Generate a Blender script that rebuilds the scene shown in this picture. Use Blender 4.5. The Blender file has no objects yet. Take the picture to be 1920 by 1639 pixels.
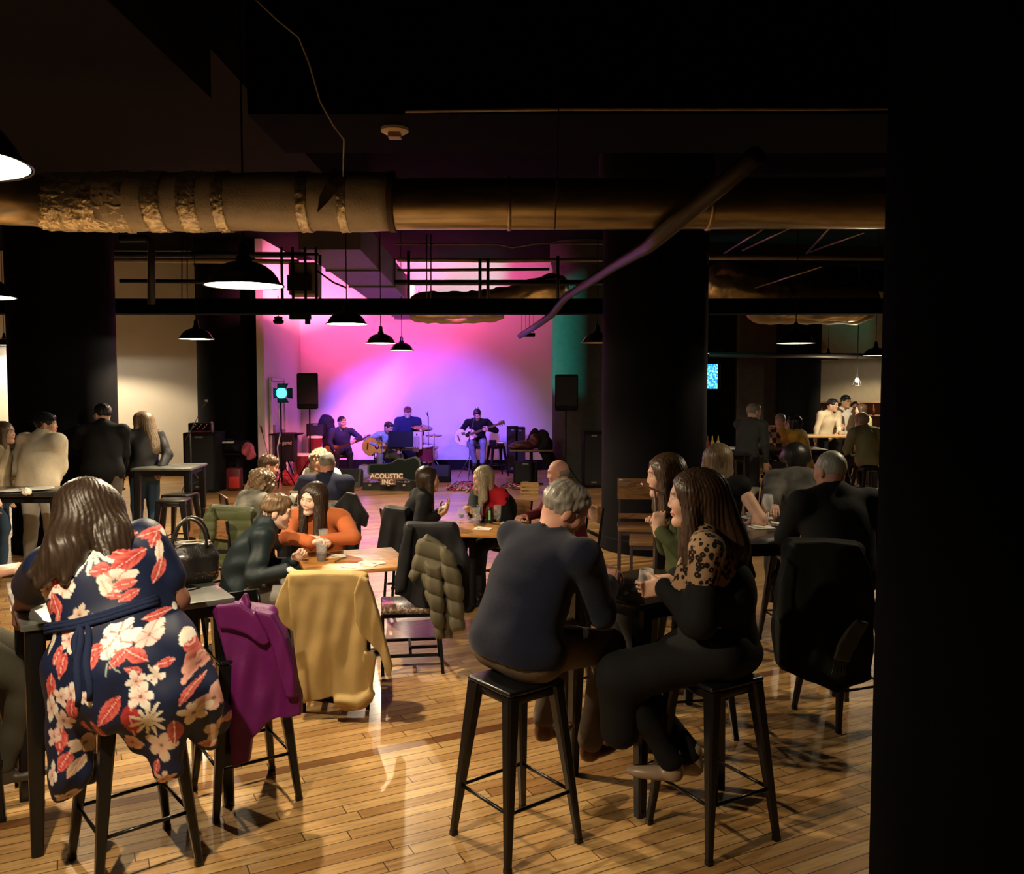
import bpy, bmesh, math, random
import numpy as np
from mathutils import Vector, Matrix
C = bpy.context.scene.collection
PI = math.pi
R = math.radians
# ------------------------------------------------------------ camera model (1920 x 1639 frame)
FPX, CAMZ, YH, PITCH = 1641.0, 2.1, 717.0, R(3.4)
CY = YH + FPX*math.tan(PITCH)
def at(px, py, Y):
    """world point seen at photo pixel (px,py) at distance Y down the room"""
    x = (px-960)/FPX; u = (CY-py)/FPX
    d = Vector((x, math.cos(PITCH)+u*math.sin(PITCH), -math.sin(PITCH)+u*math.cos(PITCH)))
    return Vector((0,0,CAMZ)) + d*(Y/d.y)
def onfloor(px, py, z=0.0):
    x = (px-960)/FPX; u = (CY-py)/FPX
    d = Vector((x, math.cos(PITCH)+u*math.sin(PITCH), -math.sin(PITCH)+u*math.cos(PITCH)))
    return Vector((0,0,CAMZ)) + d*((z-CAMZ)/d.z)
cam = bpy.data.cameras.new('camera'); camo = bpy.data.objects.new('camera', cam); C.objects.link(camo)
camo.location = (0,0,CAMZ); camo.rotation_euler = (PI/2-PITCH,0,0)
cam.sensor_width = 36; cam.sensor_fit = 'HORIZONTAL'; cam.lens = 36*FPX/1920; cam.shift_y = (CY-819.5)/1920; cam.clip_start = .05
bpy.context.scene.camera = camo
# ------------------------------------------------------------ materials
MATS = {}
def mat(name, col, rough=.6, metal=0, bump=0, bscale=60, var=.12, vscale=8, spec=.5, emit=None, estr=0, trans=0, ior=1.45, coat=0, sheen=0, attr=None, stretch=None, alpha=1):
    if name in MATS: return MATS[name]
    m = bpy.data.materials.new(name); m.use_nodes = True; nt = m.node_tree; N = nt.nodes; L = nt.links
    b = N['Principled BSDF']
    b.inputs['Roughness'].default_value = rough; b.inputs['Metallic'].default_value = metal
    b.inputs['Specular IOR Level'].default_value = spec; b.inputs['IOR'].default_value = ior
    b.inputs['Transmission Weight'].default_value = trans; b.inputs['Coat Weight'].default_value = coat
    b.inputs['Sheen Weight'].default_value = sheen
    b.inputs['Alpha'].default_value = alpha
    tc = N.new('ShaderNodeTexCoord'); mp = N.new('ShaderNodeMapping'); L.new(tc.outputs['Object'], mp.inputs[0])
    if stretch: mp.inputs['Scale'].default_value = stretch
    n = N.new('ShaderNodeTexNoise'); n.inputs['Scale'].default_value = vscale; n.inputs['Detail'].default_value = 4; L.new(mp.outputs[0], n.inputs[0])
    mx = N.new('ShaderNodeMix'); mx.data_type = 'RGBA'; mx.blend_type = 'MULTIPLY'
    mx.inputs[0].default_value = 1
    rp = N.new('ShaderNodeValToRGB'); rp.color_ramp.elements[0].position = .3; rp.color_ramp.elements[1].position = .7
    lo, hi = 1-var, 1+var
    rp.color_ramp.elements[0].color = (lo,lo,lo,1); rp.color_ramp.elements[1].color = (hi,hi,hi,1)
    L.new(n.outputs[0], rp.inputs[0]); L.new(rp.outputs[0], mx.inputs[7])
    if attr:
        a = N.new('ShaderNodeAttribute'); a.attribute_name = attr; L.new(a.outputs[0], mx.inputs[6])
    else: mx.inputs[6].default_value = (*col, 1)
    L.new(mx.outputs[2], b.inputs['Base Color'])
    if bump:
        n2 = N.new('ShaderNodeTexNoise'); n2.inputs['Scale'].default_value = bscale; n2.inputs['Detail'].default_value = 3; L.new(mp.outputs[0], n2.inputs[0])
        bp = N.new('ShaderNodeBump'); bp.inputs['Strength'].default_value = bump; bp.inputs['Distance'].default_value = .01
        L.new(n2.outputs[0], bp.inputs['Height']); L.new(bp.outputs[0], b.inputs['Normal'])
    if emit:
        b.inputs['Emission Color'].default_value = (*emit,1); b.inputs['Emission Strength'].default_value = estr
    MATS[name] = m
    return m
def ramp(N, stops, interp='LINEAR'):
    r = N.new('ShaderNodeValToRGB'); cr = r.color_ramp; cr.interpolation = interp
    while len(cr.elements) > 1: cr.elements.remove(cr.elements[-1])
    cr.elements[0].position = stops[0][0]; cr.elements[0].color = (*stops[0][1],1)
    for p, c in stops[1:]:
        e = cr.elements.new(p); e.color = (*c,1)
    return r
# ------------------------------------------------------------ object helpers
def tag(o, label=None, cat=None, group=None, kind=None):
    if label: o['label'] = label
    if cat: o['category'] = cat
    if group: o['group'] = group
    if kind: o['kind'] = kind
    return o
def thing(name, loc, label, cat, group=None, rz=0):
    o = bpy.data.objects.new(name, None); C.objects.link(o); o.location = loc; o.rotation_euler = (0,0,rz)
    o.empty_display_size = .1
    return tag(o, label, cat, group)
def link(name, me, m=None, parent=None, smooth=False, world=False):
    if m is not None:
        for q in (m if isinstance(m,(list,tuple)) else [m]): me.materials.append(q)
    o = bpy.data.objects.new(name, me); C.objects.link(o)
    if smooth: me.polygons.foreach_set('use_smooth', [True]*len(me.polygons))
    if parent is not None:
        o.parent = parent
        if world:
            root = parent
            loc = Vector((0,0,0)); q = parent
            while q is not None: loc += q.location; q = q.parent
            me.transform(Matrix.Translation(-loc))
    return o
def copytree(o, parent=None):
    c = o.copy(); C.objects.link(c); c.parent = parent
    for ch in list(o.children): copytree(ch, c)
    return c
class MB:
    """collects shapes into one mesh"""
    def __init__(s): s.bm = bmesh.new(); s.mi = 0
    def _mi(s, faces):
        for f in faces: f.material_index = s.mi
    def box(s, c, size, rot=None, bevel=0, seg=2):
        r = bmesh.ops.create_cube(s.bm, size=1)
        vs = r['verts']; M = Matrix.Translation(Vector(c)) @ (rot.to_4x4() if rot else Matrix()) @ Matrix.Diagonal((*size,1))
        bmesh.ops.transform(s.bm, matrix=M, verts=vs)
        es = list({e for v in vs for e in v.link_edges}); fs = {f for v in vs for f in v.link_faces}
        s._mi(fs)
        if bevel: bmesh.ops.bevel(s.bm, geom=es, offset=bevel, segments=seg, affect='EDGES', profile=.5)
        return s
    def ring(s, rings, closed=True, cap=True):
        rows = [[s.bm.verts.new(p) for p in r] for r in rings]; n = len(rows[0]); fs = []
        for a, b in zip(rows, rows[1:]):
            for i in range(n if closed else n-1):
                j = (i+1) % n
                try: fs.append(s.bm.faces.new((a[i],a[j],b[j],b[i])))
                except ValueError: pass
        if cap and closed:
            for r_ in (rows[0][::-1], rows[-1]):
                try: fs.append(s.bm.faces.new(r_))
                except ValueError: pass
        s._mi(fs); return s
    def tube(s, pts, r, n=10, cap=True, flat=None):
        pts = [Vector(p) for p in pts]; rings = []
        rs = r if isinstance(r,(list,tuple)) else [r]*len(pts)
        prev = None
        for i, p in enumerate(pts):
            t = (pts[min(i+1,len(pts)-1)]-pts[max(i-1,0)]).normalized()
            if prev is None:
                a = Vector((0,0,1)) if abs(t.z)<.9 else Vector((1,0,0)); u = t.cross(a).normalized()
            else:
                u = (prev - t*prev.dot(t)).normalized()
            prev = u; v = t.cross(u)
            k = 1 if flat is None else flat
            rings.append([p + (u*math.cos(2*PI*q/n) + v*math.sin(2*PI*q/n)*k)*rs[i] for q in range(n)])
        return s.ring(rings, cap=cap)
    def lathe(s, prof, c=(0,0,0), n=24, axis=None, cap=False):
        c = Vector(c); M = Matrix() if axis is None else Vector((0,0,1)).rotation_difference(Vector(axis)).to_matrix().to_4x4()
        rings = [[c + M @ Vector((r*math.cos(2*PI*q/n), r*math.sin(2*PI*q/n), z)) for q in range(n)] for r, z in prof]
        return s.ring(rings, cap=cap)
    def prism(s, outline, z0, z1, M=None):
        M = M or Matrix()
        return s.ring([[M @ Vector((x,y,z0)) for x,y in outline], [M @ Vector((x,y,z1)) for x,y in outline]])
    def sphere(s, c, r, n=12, sc=(1,1,1)):
        q = bmesh.ops.create_uvsphere(s.bm, u_segments=n, v_segments=max(6,n//2+2), radius=r)
        bmesh.ops.transform(s.bm, matrix=Matrix.Translation(Vector(c)) @ Matrix.Diagonal((*sc,1)), verts=q['verts'])
        s._mi({f for v in q['verts'] for f in v.link_faces}); return s
    def taper(s, a, b, wa, wb, rz=0, bevel=0):
        """square tapered bar from a to b (widths wa -> wb), as (x,y) size tuples"""
        a, b = Vector(a), Vector(b); rot = Matrix.Rotation(rz,3,'Z')
        def rr(p, w):
            x, y = w[0]/2, w[1]/2; c = min(x,y)*.35
            return [p + rot @ Vector(q) for q in ((x-c,-y,0),(x,-y+c,0),(x,y-c,0),(x-c,y,0),(-x+c,y,0),(-x,y-c,0),(-x,-y+c,0),(-x+c,-y,0))]
        return s.ring([rr(a,wa), rr(b,wb)])
    def build(s, name, m, parent=None, smooth=False, world=False, angle=None):
        bmesh.ops.recalc_face_normals(s.bm, faces=s.bm.faces)
        me = bpy.data.meshes.new(name); s.bm.to_mesh(me); s.bm.free()
        o = link(name, me, m, parent, smooth, world)
        if angle:
            me.polygons.foreach_set('use_smooth', [True]*len(me.polygons)); me.set_sharp_from_angle(angle=R(angle))
        return o
# ------------------------------------------------------------ implicit surfaces
def V3(p): return np.array([p[0],p[1],p[2]], dtype=np.float32)
class Field:
    def __init__(s, k=.03): s.p = []; s.k = k; s.disp = None
    def cone(s, a, b, ra, rb, k=None, sq=None, op='u'):
        a, b = V3(a), V3(b); ab = b-a; L2 = float(ab@ab)+1e-9; m = max(ra,rb)
        def f(P):
            v = P-a; t = np.clip((v@ab)/L2,0,1); v = v - t[...,None]*ab
            if sq is not None:
                d = V3(sq[0]); d = d/np.linalg.norm(d); v = v + ((v@d)*(1/sq[1]-1))[...,None]*d
                return (np.sqrt((v*v).sum(-1)) - (ra+(rb-ra)*t))*min(1,sq[1]+.3)
            return np.sqrt((v*v).sum(-1)) - (ra+(rb-ra)*t)
        s.p.append((f, np.minimum(a,b)-m, np.maximum(a,b)+m, s.k if k is None else k, op)); return s
    def ell(s, c, r, fr=None, k=None, op='u'):
        c = V3(c); r = V3(r); m = float(r.max())
        F = None if fr is None else np.stack([V3(q) for q in fr], 1)
        def f(P):
            v = P-c
            if F is not None: v = v@F
            k0 = np.sqrt(((v/r)**2).sum(-1)); k1 = np.sqrt(((v/(r*r))**2).sum(-1))+1e-6
            return k0*(k0-1)/k1
        s.p.append((f, c-m, c+m, s.k if k is None else k, op)); return s
    def box(s, c, r, fr=None, rd=.01, k=None, op='u'):
        c = V3(c); r = V3(r); m = float(np.linalg.norm(r))
        F = None if fr is None else np.stack([V3(q) for q in fr], 1)
        def f(P):
            v = P-c
            if F is not None: v = v@F
            q = np.abs(v)-(r-rd)
            return np.sqrt((np.maximum(q,0)**2).sum(-1)) + np.minimum(q.max(-1),0) - rd
        s.p.append((f, c-m, c+m, s.k if k is None else k, op)); return s
    def poly(s, pts, Y, th, wob=None, rd=.012, k=None, op='u'):
        """hanging cloth panel: outline given by world points (x,z) at depth Y, thickness th, depth offset wob(x,z)"""
        p2 = np.array([(q[0],q[2]) for q in pts], np.float32); ys = [q[1] for q in pts]
        def f(P):
            X,Z = P[...,0],P[...,2]; d = np.full(X.shape,1e9,np.float32); ins = np.zeros(X.shape,bool); n=len(p2)
            for i in range(n):
                a=p2[i]; b=p2[(i+1)%n]; e=b-a; wx=X-a[0]; wz=Z-a[1]; t=np.clip((wx*e[0]+wz*e[1])/(e@e+1e-9),0,1)
                d=np.minimum(d,(wx-t*e[0])**2+(wz-t*e[1])**2)
                c=((a[1]>Z)!=(b[1]>Z)) & (X < (b[0]-a[0])*(Z-a[1])/(b[1]-a[1]+1e-12)+a[0]); ins^=c
            d=np.sqrt(d); d=np.where(ins,-d,d)+rd
            y0 = Y + (wob(X,Z) if wob else 0); dy=np.abs(P[...,1]-y0)-(th-rd)
            return np.sqrt(np.maximum(d,0)**2+np.maximum(dy,0)**2)+np.minimum(np.maximum(d,dy),0)-rd
        lo=np.array([p2[:,0].min(),Y-th-.12,p2[:,1].min()]); hi=np.array([p2[:,0].max(),Y+th+.12,p2[:,1].max()])
        s.p.append((f, lo.astype(np.float32), hi.astype(np.float32), s.k if k is None else k, op)); return s
    def half(s, c, n):
        c, n = V3(c), V3(n); n = n/np.linalg.norm(n)
        s.p.append((lambda P: (P-c)@n, None, None, 0, 'i')); return s
    def mesh(s, h, name='m'):
        us = [q for q in s.p if q[4]=='u']
        lo = np.min([q[1] for q in us],0)-3*h-.02; hi = np.max([q[2] for q in us],0)+3*h+.02
        n = np.ceil((hi-lo)/h).astype(int)+1
        ax = [lo[i]+h*np.arange(n[i], dtype=np.float32) for i in range(3)]
        D = np.full(n, .5, np.float32)
        def grid(sl): 
            g = np.meshgrid(*[ax[i][sl[i]] for i in range(3)], indexing='ij'); return np.stack(g,-1).astype(np.float32)
        for f, a, b, k, op in s.p:
            if a is None: sl = (slice(0,n[0]),slice(0,n[1]),slice(0,n[2]))
            else:
                pad = k+2.5*h
                i0 = np.clip(np.floor((a-pad-lo)/h).astype(int),0,n-1); i1 = np.clip(np.ceil((b+pad-lo)/h).astype(int)+1,1,n)
                if (i1<=i0).any(): continue
                sl = tuple(slice(i0[i],i1[i]) for i in range(3))
            d = f(grid(sl)); A = D[sl]
            if op == 'i': D[sl] = np.maximum(A, d)
            else:
                if op == 's': A, d2 = -A, d
                else: d2 = d
                kk = max(k,1e-4); q = np.maximum(kk-np.abs(A-d2),0)/kk
                r_ = np.minimum(A,d2)-q*q*kk*.25
                D[sl] = -r_ if op=='s' else r_
        if s.disp is not None:
            w = np.abs(D) < .03+2*h; idx = np.nonzero(w)
            P = np.stack([ax[i][idx[i]] for i in range(3)],-1)
            D[idx] += s.disp(P)
        return snets(D, lo, h, name)
def snets(D, lo, h, name):
    D[0]=D[-1]=.5; D[:,0]=D[:,-1]=.5; D[:,:,0]=D[:,:,-1]=.5
    S = D<0
    cnt = np.zeros(tuple(np.array(D.shape)-1), np.int8)
    offs = [(i,j,k) for i in (0,1) for j in (0,1) for k in (0,1)]
    nx,ny,nz = cnt.shape
    for i,j,k in offs: cnt += S[i:i+nx,j:j+ny,k:k+nz]
    cx,cy,cz = np.nonzero((cnt>0)&(cnt<8))
    n = len(cx); vid = np.full(cnt.shape,-1,np.int32); vid[cx,cy,cz] = np.arange(n)
    acc = np.zeros((n,3),np.float32); num = np.zeros(n,np.float32)
    for i,j,k in offs:
        for ax in range(3):
            o = [i,j,k]
            if o[ax]: continue
            o2 = o.copy(); o2[ax]=1
            a = D[cx+o[0],cy+o[1],cz+o[2]]; b = D[cx+o2[0],cy+o2[1],cz+o2[2]]
            m = (a<0)!=(b<0); t = np.where(m, a/np.where(m,a-b,1), 0)
            p = np.repeat(np.array([o],np.float32),n,0); p[:,ax] += t
            acc[m] += p[m]; num[m] += 1
    v = (acc/num[:,None] + np.stack([cx,cy,cz],-1))*h + lo
    Q = []
    for ax in range(3):
        sl0 = [slice(1,-1)]*3; sl1 = [slice(1,-1)]*3; sl0[ax]=slice(0,-1); sl1[ax]=slice(1,None)
        A = S[tuple(sl0)]; B = S[tuple(sl1)]
        ii = list(np.nonzero(A!=B)); inside = A[tuple(ii)]
        st = [1,1,1]; st[ax]=0
        e = [ii[q]+st[q] for q in range(3)]
        u, w = (ax+1)%3, (ax+2)%3
        def vv(du,dw):
            c = list(e); c[u]=c[u]-du; c[w]=c[w]-dw; return vid[c[0],c[1],c[2]]
        q = np.stack([vv(1,1),vv(0,1),vv(0,0),vv(1,0)],-1)
        q[~inside] = q[~inside][:,::-1]
        Q.append(q)
    Q = np.concatenate(Q); Q = Q[(Q>=0).all(1)]
    return v.astype(np.float32), Q.astype(np.int32)
def mesh_from(parts, name):
    vs=[];qs=[];o=0
    for v,q in parts: vs.append(v); qs.append(q+o); o+=len(v)
    v=np.concatenate(vs); q=np.concatenate(qs)
    me = bpy.data.meshes.new(name)
    me.vertices.add(len(v)); me.vertices.foreach_set('co', v.ravel())
    me.loops.add(q.size); me.loops.foreach_set('vertex_index', q.ravel())
    me.polygons.add(len(q)); me.polygons.foreach_set('loop_start', np.arange(0,q.size,4,dtype=np.int32))
    me.polygons.foreach_set('use_smooth', np.ones(len(q),bool))
    me.update(calc_edges=True)
    return me, v
def put_color(me, col, name='Col'):
    a = me.color_attributes.new(name=name, type='FLOAT_COLOR', domain='POINT')
    c = np.ones((len(col),4),np.float32); c[:,:3]=col; a.data.foreach_set('color', c.ravel())
def fold(amp, freq=18, seed=0, vert=0):
    r = np.random.RandomState(seed)
    ks = r.randn(4,3); ks[:,2] *= (1-vert); ks = ks/np.linalg.norm(ks,axis=1)[:,None]*freq*np.array([1,1.5,2.2,.7])[:,None]
    ph = r.rand(4)*6; k2 = r.randn(4,3)*freq*.35
    ks=ks.astype(np.float32); k2=k2.astype(np.float32)
    am = np.array([1,.55,.3,.8])*amp
    def f(P):
        d = 0
        for i in range(4): d = d + am[i]*(np.sin(P@ks[i]+ph[i]+1.6*np.sin(P@k2[i])))
        return d.astype(np.float32)
    return f
# ------------------------------------------------------------ furniture makers
black = mat('black_metal',(.005,.005,.006),rough=.3,metal=.0,spec=.4,var=.1,coat=.15)
blackmat = mat('matte_black',(.005,.005,.006),rough=.75,var=.15,spec=.2)
def wood_mat(name, c1, c2, c3, scale=9, rough=.35, coat=.5, ax='X'):
    m = mat(name,(1,1,1),rough=rough,coat=coat); nt=m.node_tree; N=nt.nodes; L=nt.links; b=N['Principled BSDF']
    tc=N.new('ShaderNodeTexCoord'); mp=N.new('ShaderNodeMapping'); L.new(tc.outputs['Object'],mp.inputs[0])
    mp.inputs['Scale'].default_value = (1,7,7) if ax=='X' else (7,1,7)
    n=N.new('ShaderNodeTexNoise'); n.inputs['Scale'].default_value=scale*.45; n.inputs['Detail'].default_value=5; n.inputs['Distortion'].default_value=1.2; L.new(mp.outputs[0],n.inputs[0])
    r=ramp(N,[(.3,c1),(.5,c2),(.62,c3),(.7,c2)]); L.new(n.outputs[0],r.inputs[0]); L.new(r.outputs[0],b.inputs['Base Color'])
    return m
tabwood = wood_mat('oak_table',(.42,.17,.035),(.52,.25,.06),(.12,.045,.015),rough=.45,coat=.15)
seatwood = wood_mat('dark_streaked_wood',(.045,.025,.018),(.10,.06,.045),(.35,.28,.22),scale=16,rough=.3)
backwood = wood_mat('brown_backrest_wood',(.16,.075,.03),(.22,.11,.045),(.09,.04,.015))
greytop = mat('worn_grey_top',(.10,.105,.095),rough=.4,bump=.1,bscale=25,var=.35,vscale=6,coat=.3)
darktop = mat('dark_top',(.018,.016,.014),rough=.3,var=.3,coat=.4)
def bar_stool(loc, rz, label, group=None, h=.76, back=False):
    t = thing('bar_stool', loc, label, 'stool', group, rz)
    mb = MB(); mb.box((0,0,h-.012),(.32,.32,.024),bevel=.011,seg=3); mb.box((0,0,h-.045),(.285,.285,.06),bevel=.02)
    mb.build('seat',black,t,angle=40)
    for sx in (-1,1):
        for sy in (-1,1):
            a=Vector((sx*.128,sy*.128,h-.025)); b=Vector((sx*.205,sy*.205,.018)); m=MB()
            m.taper(b,a,(.030,.030),(.066,.066)); m.taper((b.x,b.y,0),(b.x,b.y,.02),(.034,.034),(.034,.034)); m.build('leg',black,t,angle=40)
    z=.24; q=.205-(.205-.128)*(z/h)
    for k in range(4):
        zz = z+.0*(k%2); m=MB(); c=[Vector((q,q,zz)),Vector((-q,q,zz)),Vector((-q,-q,zz)),Vector((q,-q,zz))]
        m.tube([c[k],c[(k+1)%4]],.0085,8); m.build('foot_rail',black,t,smooth=True)
    if back:
        m=MB(); m.tube([(-.14,.14,h-.03),(-.15,.19,h+.16),(-.14,.2,h+.24)],.010); m.tube([(.14,.14,h-.03),(.15,.19,h+.16),(.14,.2,h+.24)],.010); m.build('back_frame',black,t,smooth=True)
        m=MB(); m.box((0,.2,h+.2),(.30,.014,.09),bevel=.006); m.build('backrest',black,t,angle=40)
    return t
def chair(loc, rz, label, group=None, h=.46, top=.88, wood=None):
    """cafe chair: black square tube frame, wooden seat and back slat; its back is on local -Y"""
    t = thing('dining_chair', loc, label, 'chair', group, rz); w=.20; sw=wood or seatwood
    m=MB(); m.box((0,0,h),(.42,.42,.034),bevel=.008); m.build('seat',sw,t,angle=40)
    m=MB()
    for s in (-1,1): m.box((s*.19,0,h-.03),(.022,.4,.025)); m.box((0,s*.19,h-.03),(.4,.022,.025))
    m.build('seat_frame',blackmat,t)
    for s in (-1,1):
        m=MB(); m.taper((s*w,w,0),(s*w,w,h-.02),(.024,.024),(.024,.024)); m.build('leg',blackmat,t)
        m=MB(); m.taper((s*w,-w-.03,0),(s*w,-w,h-.02),(.024,.024),(.024,.024)); m.build('leg',blackmat,t)
        m=MB(); m.taper((s*w,-w,h-.03),(s*w,-w-.06,top),(.024,.024),(.022,.022)); m.build('back_post',blackmat,t)
    m=MB(); m.box((0,0,.14),(.4,.02,.02))
    for s in (-1,1): m.box((s*w,0,.14),(.02,.4,.02))
    m.box((0,-.1,.14),(.02,.2,.02)); m.build('stretcher',blackmat,t)
    m=MB(); m.box((0,-w-.045,top-.08),(.41,.022,.17),bevel=.006); m.build('backrest',backwood,t,angle=40)
    m=MB(); m.box((0,-w-.02,h+.14),(.4,.018,.03)); m.build('back_rail',blackmat,t)
    return t
def table(loc, rz, sx, sy, h, top, label, group=None, cat='table', legs='taper', name='dining_table'):
    t = thing(name, loc, label, cat, group, rz)
    m=MB(); m.box((0,0,h-.015),(sx,sy,.03),bevel=.005); m.build('tabletop',top,t,angle=40)
    if legs=='taper':
        m=MB()
        for s in (-1,1): m.box((s*(sx/2-.05),0,h-.06),(.03,sy-.12,.06)); m.box((0,s*(sy/2-.05),h-.06),(sx-.12,.03,.06))
        m.build('apron',black,t)
        for a in (-1,1):
            for b in (-1,1):
                m=MB(); x,y=a*(sx/2-.06),b*(sy/2-.06)
                m.taper((x+a*.02,y+b*.02,0),(x,y,h-.03),(.05,.05),(.085,.085)); m.build('leg',black,t)
    else:
        m=MB(); m.box((0,0,.02),(.07,.5,.025)); m.box((0,0,.02),(.5,.07,.025)); m.build('foot',blackmat,t)
        m=MB(); m.tube([(0,0,.02),(0,0,h-.03)],.035,12); m.box((0,0,h-.04),(.35,.35,.02)); m.build('pedestal',blackmat,t)
    return t
shade_out = mat('black_enamel',(.004,.004,.0045),rough=.3,coat=.3,spec=.5)
shade_in = mat('white_enamel',(.85,.85,.80),rough=.5,var=.02)
bulbm = mat('bulb_glass',(1,1,.9),rough=.3,emit=(1,.93,.72),estr=60)
bulboff = mat('bulb_unlit',(.5,.5,.48),rough=.3)
WARM=(1,.78,.49)
def pendant(X, Y, Z, label, group, power=60, ceil=4.9, D=.46, color=WARM):
    """barn pendant; Z is the height of the rim"""
    t = thing('pendant_lamp', (X,Y,Z), label, 'lamp', group)
    r=D/2; k=D/.46
    prof=[(.0,.262),(.016,.262),(.028,.24),(.032,.18),(.044,.172),(.047,.145),(.080,.138),(.125,.120),(.165,.090),(.195,.052),(.208,.022),(.226,.010),(.232,0)]
    prof=[(a*k,b*k) for a,b in prof]
    m=MB(); m.lathe(prof,n=40); m.lathe([(.23*k,0),(.234*k,-.002),(.234*k,.004),(.228*k,.008)],n=40); m.build('lamp_shade',shade_out,t,smooth=True)
    m=MB(); m.lathe([(a*k-.004*(a>0),b*k-.006) for a,b in [(0,.145),(.045,.143),(.080,.136),(.125,.118),(.165,.088),(.195,.050),(.208,.020),(.226,.009),(.229,.007)]],n=40); m.build('reflector',shade_in,t,smooth=True)
    m=MB(); m.tube([(0,0,.255),(0,0,ceil-Z)],.006,8); m.build('cord',blackmat,t)
    m=MB(); m.sphere((0,0,.058),.036,16,(1,1,1.15)); m.lathe([(.014,.09),(.014,.12)],n=12)
    m.build('bulb',bulbm if power else bulboff,t,smooth=True)
    if power:
        l=bpy.data.lights.new('lamp_light','SPOT'); l.energy=power; l.color=color; l.spot_size=R(152); l.spot_blend=.3; l.shadow_soft_size=.035
        o=bpy.data.objects.new('lamp_light',l); C.objects.link(o); o.parent=t; o.location=(0,0,.014)
        l=bpy.data.lights.new('lamp_glow','POINT'); l.energy=power*.09; l.color=(1,.93,.75); l.shadow_soft_size=.02
        o=bpy.data.objects.new('lamp_glow',l); C.objects.link(o); o.parent=t; o.location=(0,0,.01)
    return t
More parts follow.
